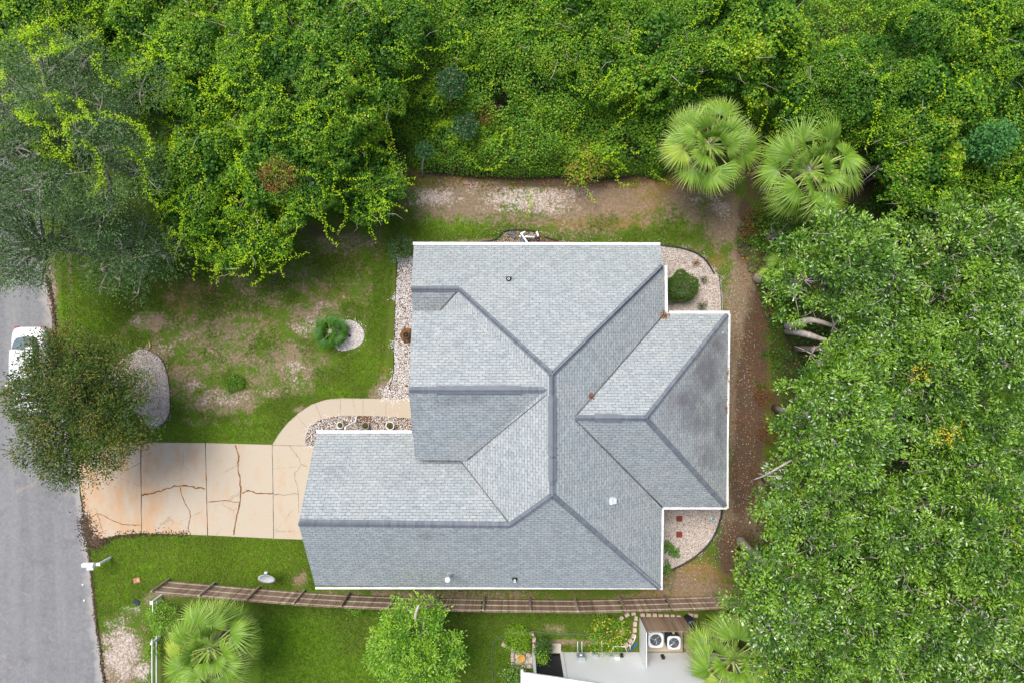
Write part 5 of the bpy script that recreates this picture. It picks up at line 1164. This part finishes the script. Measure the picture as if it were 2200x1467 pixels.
# orange mushroom-like scrap and banana leaf
p = P(1604, 556); m = MB(p); m.lathe((p[0], p[1], .03), [(.02, 0), (.09, .04), (.06, .08), (.01, .09)], n=10); m.lathe((p[0]-.18, p[1], .02), [(.02, 0), (.06, .03), (.02, .06)], n=8); small("orange_fungus", m, plain("orange_fungus", (.75,.27,.02,1), .7, .2, var=.4), "pair of small orange fungi on the grey soil", "fungus")
p = P(321, 741); m = MB(p); m.tube([P(320,750,.04), P(323,742,.06), P(320,734,.04)], [.02, .045, .01], n=6); small("yellow_leaf", m, plain("straw_yellow", (.62,.45,.12,1), .7, .2), "curled straw yellow leaf above the crape myrtle gravel", "leaf")
p = P(751, 721); m = MB(p); m.bevbox((p[0], p[1], .05), (.14, .14, .10), .02, 0, R(40)); small("garden_light", m, M_black, "small black garden light beside the small fan palm", "garden light")
# black hoop in the vines
c = Vector(P(1076, 243, 2.7)); m = MB(c); m.tube([c+Vector((.24*math.cos(a), .24*math.sin(a), .14*math.sin(a))) for a in np.linspace(R(30), R(300), 22)], .058, n=10); small("half_tyre", m, M_black, "black curved hoop sticking out of the vines", "tyre")
# leaf piles on the roof
for k, (px, py, pl, n_) in enumerate(((1425,680,'WN',130),(1268,851,'WN',70),(1562,800,'WE',24),(1560,870,'WE',18))):
    c = on(pl, px, py); rr = np.random.RandomState(k); q = rr.normal(0, 1, (n_, 3))*([.13,.13,.03] if k == 0 else [.08,.09,.02] if k == 1 else [.03,.2,.02])+[0, 0, .08]
    v, t, tt = leaf_geo(q, rr.normal(0, 1, (n_, 3)), rr.normal(0, .6, (n_, 3))+[0, 0, 1], .10, .05, rr.uniform(0, .8, n_)); o = link("leaf_pile", np_mesh("leaf_pile", v, t, tt, [ML_dead])); o.location = c
    tag(o, ["clump of rusty leaves at the inner roof corner by the shrub bed", "clump of rusty leaves halfway along the roof valley", "few brown leaves in the wing's side gutter near the dark stain", "few brown leaves lower in the wing's side gutter"][k], "leaf pile")
c = on('WE', 1553, 716); m = MB(c); m.tube([c+Vector((-.06, .05, .05)), c+Vector((.06, -.03, .05))], .03, n=8); small("twig_piece", m, M_galv, "short pale stick lying on the stained roof slope", "stick")
# ------------------------------------------------------------------ white parked car below the crape myrtle
cx, cy = P2(62, 792, .8); car = empty("parked_car", (cx, cy, 0), "white car parked at the kerb half hidden by the crape myrtle", "car"); O = (cx, cy, 0)
M_paint = plain("white_car_paint", (.78,.79,.80,1), .22, .5, var=.02, coat=.8); M_cgl = plain("car_glass", (.10,.14,.15,1), .06, .8, var=.1); M_tyre = plain("tyre_rubber", (.02,.02,.02,1), .8, .2); M_rim = plain("alloy_rim", (.5,.5,.52,1), .3, .5, .8)
# body as lofted rings along the length; rear at +Y
def loft(rings, mat, name, par, O):
    n = len(rings[0]); m = MB(O); vs = [v for r_ in rings for v in r_]
    fs = [(i*n+k, i*n+(k+1) % n, (i+1)*n+(k+1) % n, (i+1)*n+k) for i in range(len(rings)-1) for k in range(n)]+[tuple(reversed(range(n))), tuple(range((len(rings)-1)*n, len(rings)*n))]
    m.add(vs, fs, 0, True); o = m.build(name, mat, par); s = o.modifiers.new("s", 'SUBSURF'); s.levels = s.render_levels = 1; return o
def ring(y_, w, z0_, z1_, tum=.0, e=.10):
    return [(cx-w, cy+y_, z0_+e), (cx-w+e*.6, cy+y_, z0_), (cx+w-e*.6, cy+y_, z0_), (cx+w, cy+y_, z0_+e), (cx+w, cy+y_, z1_-e*1.2), (cx+w-tum-e, cy+y_, z1_), (cx, cy+y_, z1_+.03), (cx-w+tum+e, cy+y_, z1_), (cx-w, cy+y_, z1_-e*1.2)]
loft([ring(2.22, .68, .35, .62), ring(2.15, .80, .28, .88), ring(1.9, .89, .22, .98), ring(1.2, .92, .20, .98), ring(.0, .93, .20, .97), ring(-1.0, .92, .20, .97), ring(-1.9, .88, .22, .86), ring(-2.25, .78, .28, .74), ring(-2.35, .62, .38, .60)], M_paint, "body", car, O)
def cab(y_, w, z1_): return [(cx-w-.1, cy+y_, .92), (cx+w+.1, cy+y_, .92), (cx+w, cy+y_, z1_-.08), (cx+w-.1, cy+y_, z1_), (cx-w+.1, cy+y_, z1_), (cx-w, cy+y_, z1_-.08)]
loft([cab(1.78, .62, .98), cab(1.05, .64, 1.40), cab(-.55, .66, 1.42), cab(-1.35, .64, .98)], M_cgl, "windows", car, O)
m = MB(O); rf = [(1.02, .60), (.7, .63), (.2, .645), (-.3, .645), (-.55, .63)]; vs = []
for (y_, w) in rf: vs += [(cx-w, cy+y_, 1.36), (cx-w+.1, cy+y_, 1.425), (cx, cy+y_, 1.445), (cx+w-.1, cy+y_, 1.425), (cx+w, cy+y_, 1.36)]
m.add(vs, [(i*5+k, i*5+k+1, (i+1)*5+k+1, (i+1)*5+k) for i in range(4) for k in range(4)], 0, True); m.build("roof_panel", M_paint, car)
for sx_ in (-1, 1):
    for ys in (1.35, -1.4):
        wx = cx+sx_*.84; m = MB(O); m.tube([(wx-.11, cy+ys, .32), (wx+.11, cy+ys, .32)], .32, n=20); w_ = m.build("wheel", M_tyre, car); m = MB((0, 0, 0)); m.tube([(wx+sx_*.112-cx-.005, ys, .32), (wx+sx_*.112-cx+.005, ys, .32)], .2, n=16); m.build("rim", M_rim, w_)
    m = MB(O); m.bevbox((cx+sx_*.70, cy+2.17, .70), (.22, .10, .12), .03); m.build("tail_light", plain("tail_red", (.35,.02,.02,1), .3, .5), car)
    m = MB(O); m.bevbox((cx+sx_*1.0, cy-.85, .98), (.16, .10, .12), .03); m.build("mirror", M_paint, car)
    m = MB(O); m.bevbox((cx+sx_*.68, cy-2.18, .66), (.26, .16, .12), .04); m.build("headlight", M_cgl, car)
# ------------------------------------------------------------------ neighbour's house, enclosure, condensers
yW = P2(0, 1400)[1]; xL, xRr = P2(1207, 1400)[0], P2(1640, 1400)[0]
nh = empty("neighbour_house", ((xL+xRr)/2, yW-3, 0), "neighbour's white sided house, its wall seen from above at the bottom edge", "house"); NO = ((xL+xRr)/2, yW-3, 0)
def siding():
    g = G("white_lap_siding"); sx = g.n("SeparateXYZ"); g.set(sx.inputs[0], g.coord()); z = g.math('MULTIPLY', sx.outputs[2], 1/.19); fr = g.math('FRACT', z)
    c = g.mix(g.step(fr, .0, .12), (.80,.84,.86,1), (.97,.98,.98,1)); c = g.mix(g.math('MULTIPLY', g.noise(2, 3), .15), c, (.6,.62,.62,1)); return g.end(g.bsdf(c, .5, .3, normal=g.bump(fr, .6, .02)))  # shade along each lap edge painted into the siding colour
M_lap = siding()
m = MB(NO); m.box(((xL+xRr)/2, yW-3, 1.68), (xRr-xL, 6, 3.36)); m.build("wall", M_lap, nh)
m = MB(NO); m.box((xL-.02, yW-.03, 1.7), (.16, .16, 3.38)); m.build("corner_post", M_white, nh)
xs0 = P2(1145, 1390)[0]; ySc = yW-.05
m = MB(NO); m.box((xs0+.02, ySc+.20, 1.7), (.14, .14, 3.4)); m.build("corner_post", M_white, nh)
m = MB(NO); m.box(((xs0+xL)/2, ySc-.06, 1.5), (xL-xs0-.1, .05, 3.0)); m.build("screen_panel", plain("dark_screen", (.022,.022,.030,1), .6, .3), nh)
m = MB(NO); m.box(((xs0+xL)/2, ySc+.30, .06), (xL-xs0-.1, .5, .12)); m.build("sill", M_siding, nh)
a0, a1, a2, a3 = P2(1124, 1441, 3.4), P2(1300, 1467, 3.4), P2(1330, 1640, 3.4), P2(1124, 1640, 3.4); m = MB(NO); m.prism([a0, a1, a2, a3], 3.42, 3.52); m.build("porch_roof", plain("porch_white", (.66,.66,.62,1), .7, .3, var=.12, scale=3), nh)
m = MB(NO); m.box((a0[0]-.06, a0[1]-1, 3.46), (.12, 2.2, .16)); m.build("gutter", M_gut, nh)
m = MB(NO); m.prism([(xL-.3, yW-.2), (xRr+.3, yW-.2), (xRr+.3, yW-6.4), (xL-.3, yW-6.4)], 3.62, 3.75); m.build("roof", M_cap if False else plain("neighbour_roof", (.35,.37,.39,1), .8, .2), nh)
M_grey = plain("grey_meter_box", (.30,.34,.36,1), .5, .4); M_blk2 = M_black
def wallbox(px, pw, z, h, dpt, mat, name): 
    x = P2(px, 1408, z)[0]; m = MB(NO); m.bevbox((x, yW+dpt/2, z), (pw, dpt, h), .02); m.build(name, mat, nh)
    return x
x = wallbox(1248, .42, .75, .55, .18, M_grey, "electric_meter"); m = MB(NO); m.tube([(x, yW+.18, .85), (x, yW+.30, .85)], .09, n=14); m.build("meter_glass", M_galv, nh)
for dx in (-.10, .13): m = MB(NO); m.tube([(x+dx, yW+.10, .5), (x+dx, yW+.12, .0), (x+dx, yW+.6, .05)], .035, n=8); m.build("conduit", M_galv, nh)
wallbox(1279, .30, .45, .28, .14, M_grey, "junction_box"); wallbox(1325, .26, .65, .36, .12, M_white, "cable_box"); wallbox(1336, .15, .50, .26, .12, M_black, "cable_outlet"); wallbox(1313, .11, .55, .15, .1, M_grey, "cable_outlet"); wallbox(1424, .17, .7, .32, .14, M_black, "disconnect_box")
m = MB(NO); q = [P(1294,1404,.2), P(1292,1380,.5), P(1292,1376,.6)]; m.tube(q, .02, n=6); q = [P(1310,1407,.3), P(1318,1388,.5), P(1343,1388,.5), P(1347,1399,.3)]; m.tube(q, .03, n=6); m.build("pipe", M_pvc, nh)
m = MB(NO); m.tube([P(1250,1402,.25), P(1290,1402,.25), P(1312,1402,.3)], .018, n=6); m.build("conduit", M_galv, nh)
# condenser enclosure
ex0, ey0 = P2(1376, 1322); ex1, _ = P2(1468, 1322); EO = (ex0, ey0, 0); en = empty("condenser_enclosure", EO, "weathered board enclosure with one white side round the outdoor units", "enclosure")
M_bd = wood_mat("grey_brown_boards", (.20,.135,.09), (.34,.25,.17), (.50,.40,.29)); m = MB(EO); xq = ex0; rr = np.random.RandomState(2)
while xq < ex1-.05: m.box((xq+.07, ey0, 1.0+rr.uniform(-.01, .01)), (.135, .02, 2.0), 0, rr.normal(0, .02)); xq += .142
m.build("board_panel", M_bd, en)
for xx in (ex0+.05, (ex0+ex1)/2+.15, ex1-.05): m = MB(EO); m.box((xx, ey0-.07, 1.0), (.09, .09, 2.04)); m.build("post", M_rail, en)
m = MB(EO); m.box(((ex0+ex1)/2, ey0-.06, 1.8), (ex1-ex0-.3, .04, .09)); m.build("rail", M_rail, en)
m = MB(EO); m.box((ex0-.05, (ey0+yW)/2, .98), (.03, abs(ey0-yW)-.15, 1.92)); m.build("side_panel", M_white, en)
m = MB(EO); m.box((ex1+.04, (ey0+yW)/2, .80), (.03, abs(ey0-yW)-.45, 1.6)); m.build("side_panel", M_bd, en)
pad = MB((0, 0, 0)); p0 = P2(1430, 1378); pad.prism([(ex0+.1, ey0-.2), (ex1-.05, ey0-.2), (ex1-.05, yW+.05), (ex0+.1, yW+.05)], -.03, .05); tag(pad.build("concrete_pad", M_drive), kind='structure')
M_ac = plain("condenser_dark", (.035,.05,.055,1), .5, .4, var=.2); M_act = plain("condenser_top_grey", (.66,.68,.70,1), .45, .4, var=.06); M_blade = plain("fan_blade", (.42,.45,.48,1), .35, .5, .6)
for k, (px, py, s_, h) in enumerate(((1409,1374,.80,.95),(1448,1380,.70,.78))):
    x, y = P2(px, py, h); ac = empty("air_conditioner", (x, y, .05), ["larger outdoor condenser unit nearer the white side panel", "smaller outdoor condenser unit nearer the palm"][k], "air conditioner", "outdoor condenser units"); O = (x, y, .05); h -= .05
    m = MB(O); m.bevbox((x, y, .05+h/2-.02), (s_*.97, s_*.97, h-.04), .09)
    for q in range(9): m.bevbox((x, y, .12+q*h/10), (s_*.985, s_*.985, .02), .09)
    m.build("cabinet", M_ac, ac)
    # top frame: rounded square with a round hole
    m = MB(O); n = 40; o_ = []; i_ = []
    for q in range(n):
        a = 2*PI*q/n; c_, s2 = math.cos(a), math.sin(a); e = 5; rr_ = s_/2/((abs(c_)**e+abs(s2)**e)**(1/e)); o_.append((x+rr_*c_, y+rr_*s2)); i_.append((x+s_*.385*c_, y+s_*.385*s2))
    zt = .05+h; vs = [(a, b, zt-.05) for a, b in o_]+[(a, b, zt) for a, b in o_]+[(a, b, zt+.01) for a, b in i_]+[(a, b, zt-.10) for a, b in i_]
    m.add(vs, [(r_*n+q, r_*n+(q+1) % n, (r_+1)*n+(q+1) % n, (r_+1)*n+q) for r_ in range(3) for q in range(n)]); m.build("top_frame", M_act, ac)
    m = MB(O); m.lathe((x, y, zt-.10), [(s_*.38, 0), (s_*.38, .004), (.02, .006)], n=30); m.build("fan_well", M_black, ac)
    m = MB(O)
    for b_ in range(3 if k == 0 else 4):
        a = b_*2*PI/(3 if k == 0 else 4)+.5; m.box((x+s_*.2*math.cos(a), y+s_*.2*math.sin(a), zt-.06), (s_*.26, s_*.19, .012), rot=Matrix.Rotation(a, 3, 'Z') @ Matrix.Rotation(.35, 3, 'X'))
    m.lathe((x, y, zt-.08), [(s_*.08, 0), (s_*.08, .05), (.01, .06)], n=14); m.build("fan", M_blade, ac)
    m = MB(O)
    for rr_ in (.10, .17, .24, .31): m.tube([(x+s_*rr_*1.15*math.cos(t_), y+s_*rr_*1.15*math.sin(t_), zt+.012) for t_ in np.linspace(0, 2*PI, 25)], .004, n=4, caps=False)
    for b_ in range(4): a = b_*PI/4; m.tube([(x-s_*.385*math.cos(a), y-s_*.385*math.sin(a), zt+.012), (x+s_*.385*math.cos(a), y+s_*.385*math.sin(a), zt+.012)], .004, n=4)
    m.build("grille", M_grey, ac)
# dark barrel right of the enclosure
p = P(1482, 1335, .5); m = MB((p[0], p[1], 0)); m.lathe((p[0], p[1], 0), [(.22, 0), (.26, .3), (.26, .6), (.22, .88), (.2, .9)], n=20); small("barrel", m, plain("navy_barrel", (.018,.022,.035,1), .45, .5), "dark barrel beside the board enclosure", "barrel")
# broom-like poles: white and blue
m = MB(P(1355, 1395)); m.tube([P(1350,1395,.05), P(1362,1376,1.0), P(1366,1365,1.3)], .025, n=6); small("white_pole", m, M_white, "white pole leaning on the enclosure's white side", "pole")
m = MB(P(1360, 1396)); m.tube([P(1356,1397,.05), P(1368,1382,.9)], .04, n=6); small("blue_pole", m, plain("royal_blue", (.01,.09,.55,1), .4, .4), "royal blue pole leaning on the enclosure's white side", "pole")
m = MB(P(1353, 1390)); m.tube([P(1353,1384,.9), P(1355,1396,.1)], .025, n=6); small("white_pole", m, M_white, "short white pole standing left of the blue pole", "pole")
# border stones
M_stone = plain("tan_border_stone", (.46,.37,.29,1), .9, .2, var=.2, scale=6, bump=.4)
ORD = 'first second third fourth fifth sixth seventh eighth ninth tenth eleventh twelfth'.split()
def stones_row(pts, lab, grp, size=(.27, .20, .16), z=.08):
    pl_ = np.array([P2(x, y, z) for x, y in pts]); sgl = np.r_[0, np.cumsum(np.linalg.norm(np.diff(pl_, axis=0), axis=1))]; n = max(2, int(sgl[-1]/(size[0]+.02))); first = None; kind_ = 'tan border' if size[2] < .2 else 'grey tan planter'; rr = np.random.RandomState(len(pts)+int(pts[0][0]))
    for i in range(n):
        s = (i+.5)*sgl[-1]/n; a = np.array([np.interp(s, sgl, pl_[:, j]) for j in (0, 1)]); b = np.array([np.interp(s+.05, sgl, pl_[:, j]) for j in (0, 1)]); rz = math.atan2(*(b-a)[::-1])
        if first is None: m = MB(); m.bevbox((0, 0, size[2]/2), size, .03); first = m.build("border_stone", M_stone); o = first
        else: o = first.copy(); COL.objects.link(o)
        o.location = (a[0], a[1], 0); o.rotation_euler = (0, 0, rz+rr.normal(0, .08)); o.scale = (rr.uniform(.85, 1.02), rr.uniform(.85, 1.15), rr.uniform(.9, 1.1)); tag(o, lab.replace('STONE', ORD[i]+' '+kind_+' stone'), "stone", grp)
stones_row([(1330,1332),(1338,1324),(1350,1318),(1368,1316)], "STONE from the left in the short curve under the fence", "stones of the short curve under the fence")
stones_row([(1367,1320),(1364,1340),(1363,1360),(1358,1372),(1346,1384),(1340,1388)], "STONE from the top in the column left of the white side panel", "stones left of the white side panel")
stones_row([(1374,1319),(1400,1320),(1430,1322),(1464,1324)], "STONE from the left in the straight row above the board enclosure", "stones above the board enclosure")
stones_row([(1478,1319),(1500,1322)], "STONE from the left at the right end, by the barrel", "stones by the barrel")
stones_row([(1092,1357),(1120,1357),(1148,1362)], "STONE from the left on the planter's upper side", "stones of the planter's upper side", (.26,.18,.3), .2)
stones_row([(1148,1366),(1147,1392)], "STONE from the top on the planter's right side", "stones of the planter's right side", (.26,.18,.3), .2)
stones_row([(1078,1381),(1090,1388),(1104,1394),(1122,1398),(1140,1408)], "STONE from the left in the slanting row below the lime shrub", "stones below the lime shrub", (.26,.2,.26), .2)
stones_row([(1101,1398),(1101,1420),(1101,1445)], "STONE from the top on the left side of the pebble square", "stones left of the pebble square", (.26,.18,.26), .2)
stones_row([(1106,1434),(1142,1430)], "STONE from the left on the lower side of the pebble square", "stones below the pebble square", (.26,.18,.2), .2)
m = MB(); m.prism([P2(1104,1402), P2(1144,1402), P2(1144,1434), P2(1104,1434)], -.02, .05); tag(m.build("pebble_square", M_bedw), kind='structure')
rs = np.random.RandomState(3); q = scatter([P2(1105,1403), P2(1143,1403), P2(1143,1432), P2(1105,1432)], 260, rs); v, t, c = stones(np.concatenate([q, np.full((len(q), 1), .065)], 1), .035, rs, rs.uniform(.35, 1, len(q))); tag(link("gravel", np_mesh("gravel", v, t, c, [M_gw])), "white pebbles around the ochre bird bath", "gravel", kind='stuff')
p = P(1120, 1414, .5); bb = empty("bird_bath", (p[0], p[1], 0), "round ochre bird bath on the square of white pebbles", "bird bath"); O = (p[0], p[1], 0)
m = MB(O); m.lathe((p[0], p[1], 0), [(.14, 0), (.12, .08), (.06, .2), (.07, .42)], n=14); m.build("pedestal", plain("ochre_clay", (.42,.22,.05,1), .8, .2), bb); m = MB(O); m.lathe((p[0], p[1], .42), [(.08, 0), (.2, .05), (.22, .09), (.19, .09), (.15, .05)], n=22); m.build("bowl", plain("ochre_clay_bowl", (.50,.27,.06,1), .7, .2), bb)
blades("bromeliad", 1130, 1441, 0, 14, .35, .05, "strappy dark plant below the bird bath", ML_shrub, 67)
p = P(1336, 1357, .15); m = MB(p); m.bevbox((p[0], p[1], .1), (.26, .2, .18), .04, 0, .6); small("stepping_stone", m, M_stone, "single loose stone right of the yellow flowers", "stone")
# garden hose
m = MB(P(1062, 1440)); m.tube(smooth_poly([P(1062,1480,.03), P(1058,1440,.03), P(1057,1400,.03), P(1062,1378,.03), P(1085,1362,.03), P(1110,1352,.05), P(1150,1356,.05), P(1190,1361,.03), P(1240,1361,.03), P(1262,1366,.03), P(1285,1385,.03), P(1292,1400,.1)], 8, False), .022, n=6); small("garden_hose", m, plain("grey_green_hose", (.10,.14,.12,1), .5, .4), "thin grey green garden hose looping across the neighbour's lawn", "hose")
